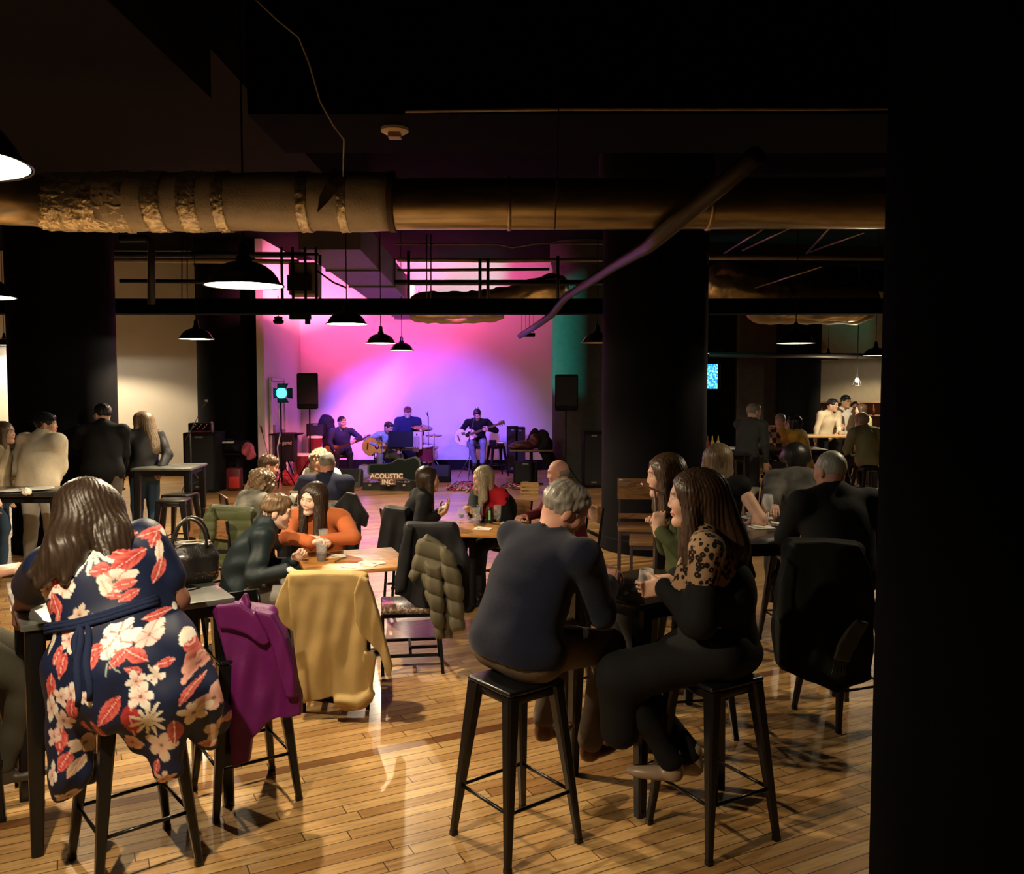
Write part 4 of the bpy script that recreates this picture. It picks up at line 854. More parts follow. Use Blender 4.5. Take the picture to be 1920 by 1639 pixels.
P26=person('man with glasses, brown jacket and white shirt standing at the bar',XY(1580,18.5),175,s=1.09,lean=2,hd=(-15,4,0),w=1.15,fat=1.15,skin=TAN,hair='short',hairc='black',top=whitec,h=.018,hh=.010,topname='shirt',RH=at(1583,806,17.7)); glasses(P26)
F=Field(.05); d=P26
F.cone(d['SR'],d['ER'],.08,.075); F.cone(d['ER'],d['WR'].lerp(d['ER'],.1),.07,.06); F.cone(d['SL'],d['EL'],.08,.075); F.cone(d['EL'],d['WL'],.07,.06); F.ell(d['M'],(.25,.19,.33)); F.cone(d['SL'],d['SR'],.085,.085); F.cone(d['M']+d['f']*.22-v(0,0,.3),d['M']+d['f']*.18+v(0,0,.25),.065,.05,k=.02,op='s')
me,_=mesh_from([F.mesh(.02)],'jacket'); link('jacket',me,cloth('brown_tweed',(.10,.065,.04)),d['root'],world=True)
cap(P26,blackc,brim=False,name='hat',h=.012)
P27=person('laughing woman with dark wavy hair and pale top at right end of the bar',XY(1624,17.3),262,s=1.0,lean=4,hd=(10,0,0),fem=True,hair='wavy',hairc='brown',L=.16,hvol=1.1,top=cloth('pale_khaki_top',(.42,.38,.22)),h=.018,hh=.011,topname='top')
P28=person('person holding up a hand between the bar customers',XY(1603,19.2),200,s=1.0,hd=(0,0,0),fem=True,hair='long',hairc='brown',L=.1,top=cloth('brown_tweed',(1,1,1)),h=.02,hh=.012,RH=at(1601,772,18.9),rh=dict(d=(0,0,1),n=(0,-1,0),curl=.1))
P29=person('person in pale green hooded top with back to us before the bar',XY(1628,14.6),345,seat=.70,s=1.05,lean=8,hd=(-20,10,0),w=1.1,hair='short',hairc='blond',hvol=1.15,top=cloth('pale_green_hood',(.32,.32,.18)),h=.018,hh=.012,puff=.02,topname='hooded_top')
# ---- musicians
P30=person('seated bass player with beanie and glasses in dark navy',XY(640,19.6),165,seat=.46,s=1.03,lean=6,slouch=6,hd=(-32,4,0),fat=1.15,w=1.1,skin=LIGHT,hair='short',hairc='grey',beard=.5,top=cloth('navy_jumper',(.016,.02,.06)),h=.016,hh=.009,LH=at(665,826,19.2),RH=at(628,846,19.2),rpole=(-1,0,-.3),lpole=(1,0,-.5),topname='jumper')
beanie(P30,blackc); glasses(P30)
P31=person('seated guitarist in pale blue shirt and grey trousers with the golden guitar',XY(722,19.0),158,seat=.46,s=1.02,lean=16,slouch=16,hd=(-35,26,0),skin=RED,hair='short',hairc='brown',top=lblue,bottom=greyt,h=.013,hh=.008,RH=at(706,835,18.62),rh=dict(d=(.6,-.1,-.7),n=(0,1,0),curl=.4),LH=at(752,842,18.6),rpole=(-1,0,-.2),lpole=(1,0,-.8),topname='shirt',knees=.14)
P32=person('drummer in dark navy hoodie and patterned cap behind the music stand',XY(766,20.35),184,seat=.62,s=1.08,lean=2,hd=(-8,6,0),w=1.15,fat=1.15,skin=PALE,hair='short',hairc='black',top=cloth('navy_jumper',(1,1,1)),h=.015,hh=.009,collar='coat',puff=.015,topname='hoodie',beard=.3)
cap(P32,cloth('patterned_cap',(.25,.06,.08),var=.9),brim=True,back=False,h=.009)
P33=person('singer in black sweater and jeans on a stool playing an acoustic guitar, head bowed',XY(896,20.0),182,seat=.64,s=1.06,lean=8,slouch=14,hd=(0,34,4),w=1.12,skin=LIGHT,hair='short',hairc='black',top=blackc,bottom=cloth('stage_jeans',(.16,.20,.28)),h=.013,hh=.008,RH=at(884,812,19.62),rh=dict(d=(.6,-.1,-.6),n=(0,1,0),curl=.4),LH=at(914,806,19.55),lh=dict(n=(0,1,0),curl=.9),rpole=(-1,0,-.3),lpole=(1,0,-.6),beard=.6,feet=[at(890,868,19.6),at(905,868,19.5)],topname='sweater')
# ------------------------------------------------------------ woman in the flower print dress
def print_flowers(vv):
    x,zc=vv[:,0],vv[:,2]; n=len(vv); y_=vv[:,1]
    col=np.tile(np.array((.008,.014,.048),np.float32),(n,1))
    S=1/455.
    def uv(px,py): p=at(px,py,3.5); return p.x,p.z
    def loc(px,py,rot):
        cx,cz=uv(px,py); dx,dz=x-cx,zc-cz; a=R(rot); return dx*math.cos(a)+dz*math.sin(a), -dx*math.sin(a)+dz*math.cos(a)
    def leaf(px,py,L,W,rot,c1=(.48,.028,.035),c2=(.70,.16,.14)):
        u,w=loc(px,py,rot); L*=S; W*=S; t=u/L; m=(abs(t)<1)&(abs(w)<W*(1-t*t)*(1+.25*t)+.0)
        sh=np.clip((abs(w)/W)*1.2+.25*np.sin(u/S*.55+abs(w)/S*.5),0,1)[:,None]; cc=np.array(c1)*(1-sh)+np.array(c2)*sh
        cc=np.where((abs(w)<.0022)[:,None],np.array((.82,.5,.42)),cc); col[m]=cc[m]
    def bloom(px,py,Rr,np_,rot,sharp=1.0,cin=(.70,.12,.10),cout=(.86,.78,.66),asp=1,core=True,narrow=.5):
        u,w=loc(px,py,rot); w=w/asp; r=np.hypot(u,w); th=np.arctan2(w,u); Rr*=S
        k=np.abs(np.cos(th*np_/2)); lim=Rr*(narrow+(1-narrow)*k**sharp)*(1+.12*np.sin(th*3+px)); m=r<lim
        t=np.clip(r/lim,0,1)[:,None]; w_=(1-t)**2.6; cc=np.array(cin)*w_+np.clip(np.array(cout)*np.array((1.0,1.06,1.16)),0,.97)*(1-w_)
        vein=(np.abs(np.sin(th*np_/2))>.965)&(r>.25*Rr); cc=np.where(vein[:,None],np.array((.72,.30,.26)),cc)
        col[m]=cc[m]
        if core: mm=r<Rr*.13; col[mm]=(.12,.14,.10)
    def stem(px,py,L,rot,bend=.3):
        u,w=loc(px,py,rot); L*=S; t=u/L; m=(t>0)&(t<1)&(abs(w-bend*L*t*t)<.0022); col[m]=(.38,.48,.45)
    D=[]
    # shoulders and back
    stem(95,1000,110,-125); leaf(60,1048,16,8,80); leaf(92,1032,26,9,12); leaf(88,1062,24,10,-10); leaf(105,1012,18,8,30)
    leaf(168,1030,34,13,15); bloom(142,1046,44,11,10,1.4,(.80,.70,.58),(.90,.86,.76),asp=1.15,core=False,narrow=.22)
    leaf(178,1050,26,11,-20)
    leaf(198,1072,32,16,40); leaf(163,1080,19,14,10); bloom(190,1102,30,5,20,.8,asp=.8,narrow=.75); leaf(176,1112,16,9,-60,(.8,.7,.6),(.9,.86,.78)); leaf(205,1110,20,10,10,(.6,.1,.09))
    leaf(222,1024,22,10,15); leaf(232,1038,15,9,80); leaf(243,1062,26,6,95,(.8,.72,.6),(.9,.85,.75))
    bloom(68,1115,26,4,60,.7,asp=.7,narrow=.75); bloom(106,1109,21,5,0,.6,asp=.9,narrow=.8); leaf(90,1140,25,12,-65); leaf(76,1147,18,10,-110); leaf(84,1100,14,8,100)
    leaf(252,1022,14,22,60,(.85,.78,.66),(.9,.86,.78)); leaf(264,1040,20,10,-30); bloom(284,1060,20,5,30,.8,narrow=.6); leaf(292,1078,20,8,-70); leaf(305,1068,14,6,-35); leaf(247,1095,24,8,85)
    leaf(192,1128,17,6,-5); leaf(216,1131,18,9,30); bloom(140,1158,18,6,80,1,(.4,.15,.1),(.62,.5,.38))
    # waist and hips
    leaf(162,1173,18,8,80); bloom(222,1198,36,6,15,.7,(.82,.30,.26),(.92,.88,.80),asp=.75,narrow=.78); bloom(222,1188,22,5,60,.6,(.88,.6,.55),(.93,.9,.83),asp=.8,narrow=.85)
    bloom(273,1195,19,6,0,.6,(.75,.2,.18),(.88,.62,.55),narrow=.85); leaf(235,1226,22,11,50); leaf(262,1222,24,12,-30); leaf(184,1232,25,12,70); leaf(188,1212,14,9,20)
    stem(210,1215,45,-65); stem(222,1215,48,-110)
    bloom(128,1200,24,5,80,.8,asp=.75,narrow=.7); leaf(110,1228,20,8,70); leaf(122,1245,24,11,80); leaf(118,1185,13,8,30)
    leaf(95,1170,18,6,80,(.7,.3,.25)); leaf(88,1205,26,6,85,(.6,.55,.48),(.8,.78,.7)); leaf(282,1160,18,6,-60,(.8,.75,.65),(.9,.86,.78)); leaf(330,1213,22,9,-45,(.85,.8,.7),(.9,.86,.78)); leaf(265,1170,16,7,5)
    leaf(354,1213,20,7,-35,(.8,.6,.5)); leaf(345,1240,26,9,-85,(.6,.07,.06),(.75,.3,.22)); bloom(350,1262,20,4,70,1,(.6,.1,.08),(.8,.4,.3),asp=.7); leaf(338,1228,13,6,-40)
    bloom(148,1292,24,4,85,.7,asp=.65,narrow=.75); leaf(150,1320,24,14,80); leaf(100,1290,32,11,85); bloom(100,1325,26,4,80,.8,asp=.6,narrow=.7); bloom(125,1300,18,5,10,.8,(.5,.12,.1),(.78,.62,.5))
    bloom(182,1295,15,4,30,.8,narrow=.6); leaf(262,1248,16,8,-20); leaf(310,1242,15,8,10); bloom(268,1268,20,5,40,1,narrow=.45); bloom(298,1262,16,4,0,1,narrow=.4); leaf(296,1255,20,4,-50,(.5,.5,.45),(.6,.6,.5))
    leaf(222,1320,36,14,55); leaf(260,1340,36,18,85,(.40,.02,.03),(.5,.06,.06)); bloom(290,1340,38,11,60,1.3,(.62,.5,.36),(.80,.70,.52),core=False,narrow=.2,asp=.8); bloom(278,1295,24,5,80,.8,narrow=.5)
    bloom(128,1345,22,5,10,.9,(.5,.1,.1),(.66,.5,.4)); leaf(166,1360,20,9,80); leaf(118,1385,26,13,80); bloom(105,1378,20,4,60,.8,(.7,.35,.3),(.8,.55,.48),asp=.7)
    bloom(150,1400,20,5,0,.8,(.4,.25,.15),(.6,.45,.3)); leaf(125,1425,22,12,60); bloom(102,1450,24,4,85,.8,asp=.5); bloom(125,1495,22,5,0,.6,(.45,.25,.15),(.62,.45,.32),asp=.5); leaf(140,1440,20,9,60,(.5,.3,.2),(.66,.5,.36))
    bloom(248,1392,22,6,0,.6,(.7,.15,.12),(.85,.5,.4),asp=.75,narrow=.8); bloom(305,1395,30,5,70,.9,(.5,.2,.1),(.62,.45,.3)); leaf(330,1370,26,12,85,(.35,.05,.04),(.5,.1,.07))
    bloom(385,1325,26,4,80,.9,(.5,.12,.08),(.7,.4,.3)); leaf(410,1300,30,12,80,(.42,.05,.04),(.6,.2,.14)); bloom(360,1340,24,5,20,.9,(.5,.2,.12),(.72,.6,.42)); bloom(390,1395,28,4,60,.9,(.5,.22,.12),(.66,.48,.3))
    bloom(305,1462,26,6,20,1,(.5,.1,.06),(.72,.48,.32),asp=.6,narrow=.35); leaf(292,1440,20,8,70,(.5,.06,.05)); leaf(352,1300,24,8,60,(.5,.08,.06)); bloom(432,1355,16,5,0,.9,narrow=.5); leaf(395,1240,20,5,-40,(.6,.6,.55),(.8,.8,.75))
    leaf(424,1262,24,6,-70,(.7,.68,.6),(.85,.82,.75)); leaf(200,1360,26,9,120,(.3,.03,.03),(.5,.08,.08)); leaf(365,1420,18,8,0,(.5,.2,.12),(.6,.3,.2))
    return np.clip(col,0,1)
flm=mat('flower_print_jersey',(1,1,1),rough=.55,attr='Col',var=.04,vscale=40,spec=.35)
def skirt(F,d):
    A_=at
    F.ell(A_(245,1225,3.66),(.27,.23,.17),k=.1); F.ell(A_(262,1290,3.66),(.33,.25,.17),k=.1)
    F.cone(A_(330,1300,3.72),A_(388,1345,3.95),.15,.10,k=.08)
    F.cone(A_(135,1250,3.6),A_(128,1450,3.56),.115,.078,k=.06); F.cone(A_(128,1450,3.56),A_(126,1482,3.55),.075,.045,k=.03)
    F.cone(A_(290,1310,3.58),A_(312,1435,3.55),.19,.075,k=.07,sq=((.3,1,0),.6)); F.cone(A_(250,1330,3.58),A_(265,1385,3.56),.12,.06,k=.05,sq=((.3,1,0),.6)); F.cone(A_(370,1330,3.66),A_(385,1390,3.66),.12,.05,k=.05,sq=((.3,1,0),.6))
    F.cone(A_(200,1270,3.55),A_(205,1340,3.50),.13,.07,k=.06)
P5=person('woman with long dark brown hair in a navy dress with red and white flowers',XY(228,3.72),-28,seat=.80,s=1.07,lean=8,slouch=10,slean=-13,hd=(-8,16,-4),fem=True,w=1.12,fat=1.38,skin=(.22,.10,.065),
  RH=at(318,1112,4.12),LH=at(36,1145,4.08),lh=dict(d=(-.15,.1,-1),n=(.2,1,0),curl=.5),rpole=(.7,-.5,-.8),lpole=(-.3,-.6,-.9),top=flm,topcol=print_flowers,topfn=skirt,hem=None,sleeve=.31,topname='dress',h=.0062,hh=.006,fold_amp=.0035,bottom=False,o=.016,shoes=mat('shoe_black',(1,1,1)),
  hair='wavy',hairc='brown',L=.13,hvol=1.12,hairfn=lambda F,H,E,fr,d:[F.cone(H(-.03,-.05,-.0),H(-.12,-.12,-.17),.105,.085,k=.06,sq=(d['hf'],.7)),F.cone(H(-.12,-.12,-.15),H(-.22,-.10,-.27),.07,.025,k=.05),F.cone(H(-.08,-.13,-.15),H(-.14,-.14,-.28),.05,.02,k=.03),F.cone(H(-.16,-.12,-.16),H(-.25,-.10,-.23),.04,.014,k=.03),F.cone(H(.03,-.10,-.15),H(.02,-.14,-.24),.06,.03,k=.03),F.cone(H(.07,-.10,-.12),H(.09,-.12,-.20),.05,.025,k=.03),F.cone(H(.05,-.06,-.03),H(.07,-.10,-.14),.09,.07,k=.06,sq=(d['hf'],.7))],
  topdisp=lambda Q:(.009*np.sin((Q[:,0]*1.0+Q[:,1]*.6)*46+2*np.sin(Q[:,2]*7))*np.clip((.95-Q[:,2])*2.2,0,1)).astype(np.float32),collar=False)
# waist tie, laid on the dress
from mathutils.bvhtree import BVHTree
dr=[c for c in P5['root'].children if c.name.startswith('dress')][0]; dl=P5['root'].location
bv=BVHTree.FromPolygons([q.co+dl for q in dr.data.vertices],[tuple(p.vertices) for p in dr.data.polygons])
def on(px,py,off=.010):
    c=v(0,0,CAMZ); d=(at(px,py,3.5)-c).normalized(); h_=bv.ray_cast(c,d)[0]
    return (h_ if h_ else at(px,py,3.6))-d*off
sash=cloth('navy_sash',(.012,.02,.06))
for k,(dy,r_) in enumerate(((0,.012),(7,.010),(-6,.009))):
    m=MB(); m.tube([on(x,y+dy) for x,y in ((84,1180),(96,1177),(110,1175),(130,1172),(150,1168),(175,1161),(200,1154),(225,1146),(250,1138),(275,1130),(296,1124))],r_,8); m.build('waist_tie',sash,P5['root'],smooth=True,world=True)
for (x0,y0),(x1,y1) in (((150,1168),(144,1325)),((163,1166),(166,1315)),((148,1165),(138,1240))):
    n=9; m=MB(); m.tube([on(x0+(x1-x0)*i/n+3*math.sin(i),y0+(y1-y0)*i/n,.012) for i in range(n+1)],[.010+.006*math.sin(PI*i/n) for i in range(n+1)],8,flat=.6); m.build('sash_tail',sash,P5['root'],smooth=True,world=True)
# ------------------------------------------------------------ tables, stools, chairs
def G(px,py,z): p=onfloor(px,py,z); return p
def FL(px,Y): return (at(px,800,Y).x,Y,0)
# foreground
bar_stool(FL(967,3.92),R(38),'glossy black metal stool under the man in the navy sweater')
bar_stool(FL(1345,3.98),R(30),'black metal stool under the leopard top woman')
bar_stool(FL(232,3.72),R(40),'black metal stool under the flower dress woman')
bar_stool(FL(-95,4.2),R(20),'black metal stool under the red check shirt man',)
bar_stool(FL(448,4.35),R(34),'black metal low-back stool under the hanging purple coat',back=True)
bar_stool(FL(1085,5.6),R(25),'empty black stool seen between the navy sweater man and the table leg')
bar_stool(FL(1592,5.4),R(20),'black metal stool under the white haired man')
bar_stool(FL(1300,5.2),R(10),'black stool under the auburn haired woman')
bar_stool(FL(1352,6.5),R(0),'black stool under the bare shouldered blonde woman')
bar_stool(FL(1498,6.9),R(10),'black stool under the woman in the striped shawl')
table((at(1215,800,4.5).x,4.5,0),R(33),.62,.62,1.05,darktop,'dark high table between the navy sweater man and the leopard top woman',name='high_table')
nr=G(440,1120,1.05); a_=v(.83,.55,0); b_=v(-.55,.83,0); c_=nr-a_*.46+b_*.35
table((c_.x,c_.y,0),math.atan2(.55,.83),.92,.70,1.05,greytop,'high table with worn grey top carrying the black handbag',name='high_table')
table((at(1400,800,6.0).x,6.05,0),R(8),1.1,.8,1.05,darktop,'dark high table holding the wine glass and martini glass',name='high_table')
# oak tables
table((-1.22,6.62,0),math.atan2(.28,.77),.78,.78,.75,tabwood,'square oak table with a soda glass and paper napkins',legs='ped')
table((-.37,8.12,0),R(-10),.95,.78,.75,tabwood,'oak table crowded with glasses and a soda can',legs='ped')
table((at(560,800,9.2).x,9.25,0),R(20),.9,.7,.75,tabwood,'small oak table in front of the man in navy polo',legs='ped')
# chairs around them
chair(FL(628,5.72),R(8),'chair wearing the tan raincoat, turned to the oak table')
c=chair(FL(766,6.38),R(98),'chair with streaked wood seat and coats over its back')
chair(FL(437,6.3),R(-72),'chair under the young man in teal jacket')
chair(FL(605,7.3),R(174),'chair under the woman in the orange top')
chair(FL(420,7.95),R(-18),'chair with the olive green coat over its back',)
chair(FL(446,8.5),R(-40),'wooden backed chair under the curly haired woman')
chair(FL(462,9.45),R(-62),'chair under the man in tan suede jacket')
chair(FL(610,9.2),R(-4),'chair draped in black behind the man in navy polo')
chair(FL(606,10.7),R(175),'chair under the blonde woman in white')
chair(FL(770,8.3),R(-72),'chair with black coat under the long haired woman in black')
chair(FL(938,8.9),R(138),'chair under the blonde woman in black cardigan')
chair(FL(1072,8.6),R(105),'chair under the balding man in maroon')
# left standing area
table(tuple(v(*FL(40,8.5))),R(0),1.0,.62,1.05,darktop,'dark high table with dirty plates at the left edge',name='high_table')
table(tuple(v(*FL(318,11.0))),R(4),.72,.72,1.05,greytop,'grey topped high table beside the woman in jeans',name='high_table')
bar_stool(FL(322,10.0),R(8),'black stool nearer to us in front of the grey topped high table')
bar_stool(FL(334,10.5),R(-5),'black stool tucked under the grey topped high table')
# stools with wooden seats by the right column
def wood_stool(loc,rz,label,back=False):
    t=thing('bar_chair',loc,label,'chair',None,rz); h=.76
    m=MB(); m.box((0,0,h-.015),(.40,.38,.035),bevel=.006); m.build('seat',backwood,t,angle=40)
    fr=mat('plum_metal_frame',(.045,.030,.034),rough=.4)
    for a in(-1,1):
        for b in (-1,1): m=MB(); m.taper((a*.19,b*.18,0),(a*.18,b*.17,h-.03),(.026,.026),(.026,.026)); m.build('leg',fr,t)
    m=MB(); m.box((0,0,h-.05),(.38,.36,.035)); 
    for a in(-1,1): m.box((a*.185,0,.3),(.018,.34,.018)); m.box((0,a*.175,.25),(.36,.018,.018))
    m.build('frame',fr,t)
    if back:
        m=MB()
        for a in(-1,1): m.box((a*.18,.19,h+.2),(.022,.022,.45))
        m.build('back_post',fr,t); MB().box((0,.185,h+.32),(.40,.02,.2),bevel=.005).build('backrest',backwood,t,angle=40); MB().box((0,.185,h+.06),(.38,.02,.05)).build('back_rail',backwood,t)
    return t
wood_stool(FL(1200,8.15),R(-6),'wood backed bar chair right beside the middle column',True)
wood_stool(FL(1226,7.45),R(-8),'backless wooden seat bar stool in front of the wood backed bar chair')
# small tables far right
table((at(1452,800,14).x,14.0,0),0,1.5,.7,1.05,darktop,'dark high table between the plaid shirt man and the yellow sweater woman',name='high_table')
table((at(1352,800,13).x,13.0,0),0,.75,.6,1.06,darktop,'dark high table holding the sauce bottles',name='high_table')
for px,Y,lb in ((1459,14.7,'stool under the man in plaid shirt'),(1502,13.4,'stool under the woman in yellow'),(1628,14.6,'stool under the person in pale green hood')): bar_stool(FL(px,Y),R(10),'black '+lb,h=.70)
bar_stool(FL(1080,6.9),R(40),'low empty black stool behind the high table leg')
# ------------------------------------------------------------ coats over chairs
def garment(name,label,cat,fn,m,h=.009,disp=None,group=None):
    F=Field(.03); fn(F); F.disp=disp; me,_=mesh_from([F.mesh(h)],name); me.materials.append(m)
    c=np.empty(len(me.vertices)*3,np.float32); me.vertices.foreach_get('co',c); c=c.reshape(-1,3); ctr=Vector((float(c[:,0].mean()),float(c[:,1].mean()),float(c[:,2].min())))
    me.transform(Matrix.Translation(-ctr)); o=bpy.data.objects.new(name,me); C.objects.link(o); o.location=ctr; return tag(o,label,cat,group)
def slab(F,poly,Y,th,k=.04,r=None):
    """thick hanging panel: capsules joining pixel points at distance Y"""
    for (a,b,ra,rb) in poly: F.cone(at(*a,Y),at(*b,Y),ra,rb,k=k,sq=((0,1,0),th))
def dsum(*fs): return lambda Q: sum(f(Q) for f in fs)
def vfold(amp,freq,z0,z1,seed=0):
    return lambda Q:(amp*np.sin(Q[:,0]*freq+Q[:,1]*freq*.5+1.5*np.sin(Q[:,2]*5+seed)+seed)*np.clip((z0-Q[:,2])/(z0-z1),0,1)).astype(np.float32)
def PP(F,px,Y,th=.022,wa=.012,wf=30,ph=0,k=.02,sl=.0,rd=.012,z0=None):
    pts=[at(x,y,Y) for x,y in px]; zt=max(p.z for p in pts); xm=sum(p.x for p in pts)/len(pts); X0=pts[0].x
    def wob(X,Z):
        dz=(zt-Z); return (wa*np.clip(dz*3,.15,1)*(np.sin((X-xm)*wf*(1-.25*dz)+ph+1.3*np.sin(Z*7+ph))+.5*np.sin((X-xm)*wf*2.1+ph*2+2*np.sin(Z*5))) - sl*dz).astype(np.float32)
    F.poly(pts,Y,th,wob,rd=rd,k=k)
def tan(F):
    Y=5.42
    PP(F,[(545,1076),(600,1073),(662,1074),(684,1080),(688,1150),(690,1215),(697,1240),(702,1308),(690,1320),(655,1326),(634,1318),(628,1300),(575,1310),(566,1290),(556,1215),(548,1150),(541,1100)],Y,.03,.011,26,.6,sl=.06)
    PP(F,[(541,1078),(548,1120),(552,1185),(530,1168),(514,1142),(526,1104)],Y+.02,.026,.008,30,k=.012)
    PP(F,[(676,1079),(690,1086),(702,1120),(716,1170),(728,1215),(737,1250),(733,1266),(726,1262),(712,1222),(697,1205),(678,1185),(668,1160),(664,1110)],Y-.075,.034,.009,34,2,k=.012,sl=.03)
    PP(F,[(682,1222),(700,1220),(706,1232),(702,1262),(694,1300),(690,1262),(680,1240)],Y-.10,.02,.012,40,1,k=.01)
    F.cone(at(556,1082,Y+.03),at(680,1084,Y+.03),.035,.035,k=.05); F.cone(at(556,1100,Y+.11),at(680,1104,Y+.11),.022,.022,k=.06); F.cone(at(562,1079,Y+.08),at(676,1081,Y+.08),.028,.028,k=.05)
    F.cone(at(636,1314,Y-.09),at(672,1316,Y-.09),.032,.028,k=.03,sq=((0,0,1),.8)); F.cone(at(672,1316,Y-.09),at(697,1302,Y-.09),.028,.022,k=.03)
rc_=garment('raincoat','mustard tan raincoat hanging over the chair back in front of the oak table','coat',tan,cloth('tan_raincoat',(.40,.275,.11),rough=.6,bump=.15),h=.0065,disp=fold(.0012,28,4,.3))
F=Field(.02); PP(F,[(556,1090),(680,1090),(690,1290),(684,1322),(640,1322),(600,1316),(574,1312),(560,1280)],5.49,.012,.006,26,.6); me,_=mesh_from([F.mesh(.010)],'lining'); link('lining',me,cloth('raincoat_inner_dark',(.008,.010,.022)),rc_,world=True)  # added dark sheet stands in for the coat's shaded inside
def purple(F):
    Y=4.22
    PP(F,[(405,1134),(440,1138),(480,1146),(515,1152),(538,1180),(552,1220),(562,1265),(571,1300),(570,1330),(535,1338),(505,1350),(480,1376),(474,1420),(448,1424),(441,1375),(436,1300),(430,1230),(412,1175)],Y,.03,.020,24,1.2,sl=.08,k=.03)
    PP(F,[(405,1134),(450,1130),(480,1150),(500,1178),(508,1205),(495,1212),(470,1192),(440,1180),(412,1178)],Y-.06,.024,.012,30,2,k=.015)
    PP(F,[(478,1140),(512,1150),(540,1195),(556,1260),(560,1300),(540,1300),(520,1230),(500,1180)],Y-.06,.035,.012,34,3,k=.02,sl=.05)
    F.cone(at(452,1132,Y-.02),at(461,1116,Y-.02),.018,.010,k=.02); F.cone(at(461,1116,Y-.02),at(466,1134,Y-.04),.010,.014,k=.01); F.cone(at(412,1140,Y+.04),at(505,1150,Y+.05),.045,.045,k=.05)
garment('coat','magenta purple coat hanging on the low-back stool','coat',purple,cloth('purple_nylon',(.12,.010,.10),rough=.42,bump=.2),h=.007,disp=fold(.002,26,7))
def quilt(freq,amp,ax=(0,0,1),ph=0):
    a=V3(ax)
    return lambda Q:(-amp*np.abs(np.sin((Q@a)*freq+ph))**.6+amp*.5).astype(np.float32)
def olivec(F):
    Y=7.75
    PP(F,[(398,950),(440,953),(472,958),(476,1000),(474,1060),(420,1062),(401,1040),(404,1000)],Y,.03,.012,30,sl=.04)
    PP(F,[(398,950),(408,972),(406,1000),(398,1020),(395,1047),(375,1046),(374,1020),(379,990),(386,962)],Y-.05,.055,.004,20,k=.012,rd=.03)
    F.cone(at(402,958,Y+.04),at(470,962,Y+.05),.05,.05,k=.05)
garment('coat','olive green puffer coat over a chair behind the young man in teal','coat',olivec,cloth('olive_puffer',(.06,.07,.03),rough=.5),h=.008,disp=dsum(fold(.0015,24,2),quilt(36,.008)))
def blackj(F):
    Y=6.28
    PP(F,[(764,982),(800,984),(850,984),(872,1020),(882,1062),(882,1135),(868,1150),(800,1150),(760,1120),(742,1112),(742,1085),(752,1030)],Y,.035,.015,26,sl=.03)
    PP(F,[(762,984),(776,990),(770,1050),(760,1105),(742,1112),(744,1075),(750,1025)],Y-.05,.035,.006,30,k=.012,rd=.02)
    F.cone(at(768,992,Y+.04),at(848,992,Y+.04),.045,.045,k=.05)
garment('coat','black jacket over the back of the streaked seat chair, under the puffer','coat',blackj,cloth('black_jacket',(.010,.010,.012),rough=.6),h=.009,disp=fold(.002,24,2))
def puffer(F):
    Y=6.10
    PP(F,[(784,1012),(800,1004),(836,1022),(846,1060),(850,1120),(846,1192),(822,1196),(814,1160),(798,1110),(790,1075),(775,1092),(768,1080),(778,1045)],Y,.05,.004,20,k=.02,rd=.03)
    PP(F,[(826,1024),(838,1024),(850,1040),(862,1075),(868,1110),(870,1178),(846,1184),(840,1130),(832,1080)],Y-.07,.055,.004,20,1,k=.008,rd=.035)
    PP(F,[(800,1055),(828,1058),(834,1120),(832,1195),(818,1196),(808,1150),(800,1100)],Y-.065,.05,.004,20,2,k=.008,rd=.035)
garment('puffer_jacket','olive brown quilted puffer jacket dangling from the chair with streaked seat','jacket',puffer,cloth('olive_brown_puffer',(.095,.082,.052),rough=.5),h=.006,disp=dsum(fold(.0015,26,2),quilt(27,.015,(.3,0,1))))
def bj2(F):
    Y=8.05
    PP(F,[(724,950),(762,955),(766,1000),(764,1060),(735,1062),(708,1058),(706,1035),(714,985)],Y,.05,.015,24,sl=.02); F.cone(at(730,958,Y+.05),at(762,960,Y+.05),.05,.05,k=.05)
garment('coat','black coat over the chair of the long haired woman in black','coat',bj2,cloth('black_jacket',(1,1,1)),h=.010,disp=fold(.003,20,4))
def bj3(F):
    Y=8.85
    PP(F,[(585,948),(625,952),(650,922),(668,926),(680,950),(691,968),(688,990),(676,985),(672,1040),(590,1040)],Y,.05,.015,24,sl=.02); F.cone(at(590,955,Y+.05),at(655,950,Y+.05),.05,.05,k=.05)
garment('coat','black coat over the chair behind the man in navy polo','coat',bj3,cloth('black_jacket',(1,1,1)),h=.010,disp=fold(.003,20,4))
def gcoat(F):
    Y=5.0
    PP(F,[(1484,1014),(1540,1012),(1606,1018),(1625,1060),(1630,1150),(1620,1262),(1560,1290),(1500,1265),(1455,1245),(1450,1180),(1458,1100),(1472,1040)],Y,.06,.022,17,sl=.05,k=.03); F.cone(at(1484,1028,Y+.05),at(1606,1030,Y+.05),.05,.05,k=.05)
    PP(F,[(1474,1050),(1486,1060),(1482,1150),(1470,1248),(1452,1240),(1452,1170),(1462,1090)],Y-.07,.04,.01,17,sl=.05,k=.02)
garment('coat','dark green wool coat hanging behind the white haired man','coat',gcoat,cloth('dark_green_wool',(.010,.012,.009),rough=.9),h=.010,disp=fold(.003,18,4))
def scarf(F):
    Y=4.8; PP(F,[(1606,1160),(1628,1168),(1610,1200),(1590,1240),(1562,1236),(1572,1205),(1588,1180)],Y,.02,.008,50,k=.02)
sc_=garment('scarf','olive scarf with loose fringe hanging at the right by the dark pillar','scarf',scarf,cloth('olive_scarf',(.07,.075,.05)),h=.007,disp=fold(.002,50,1))
m=MB()
for i in range(14):
    p=at(1563+i*1.9,1236+i*.3,4.8); m.tube([p,p+v(-.004*(i%3),0,-.05),p+v(.003*(i%4)-.01,0,-.085)],.0022,5)
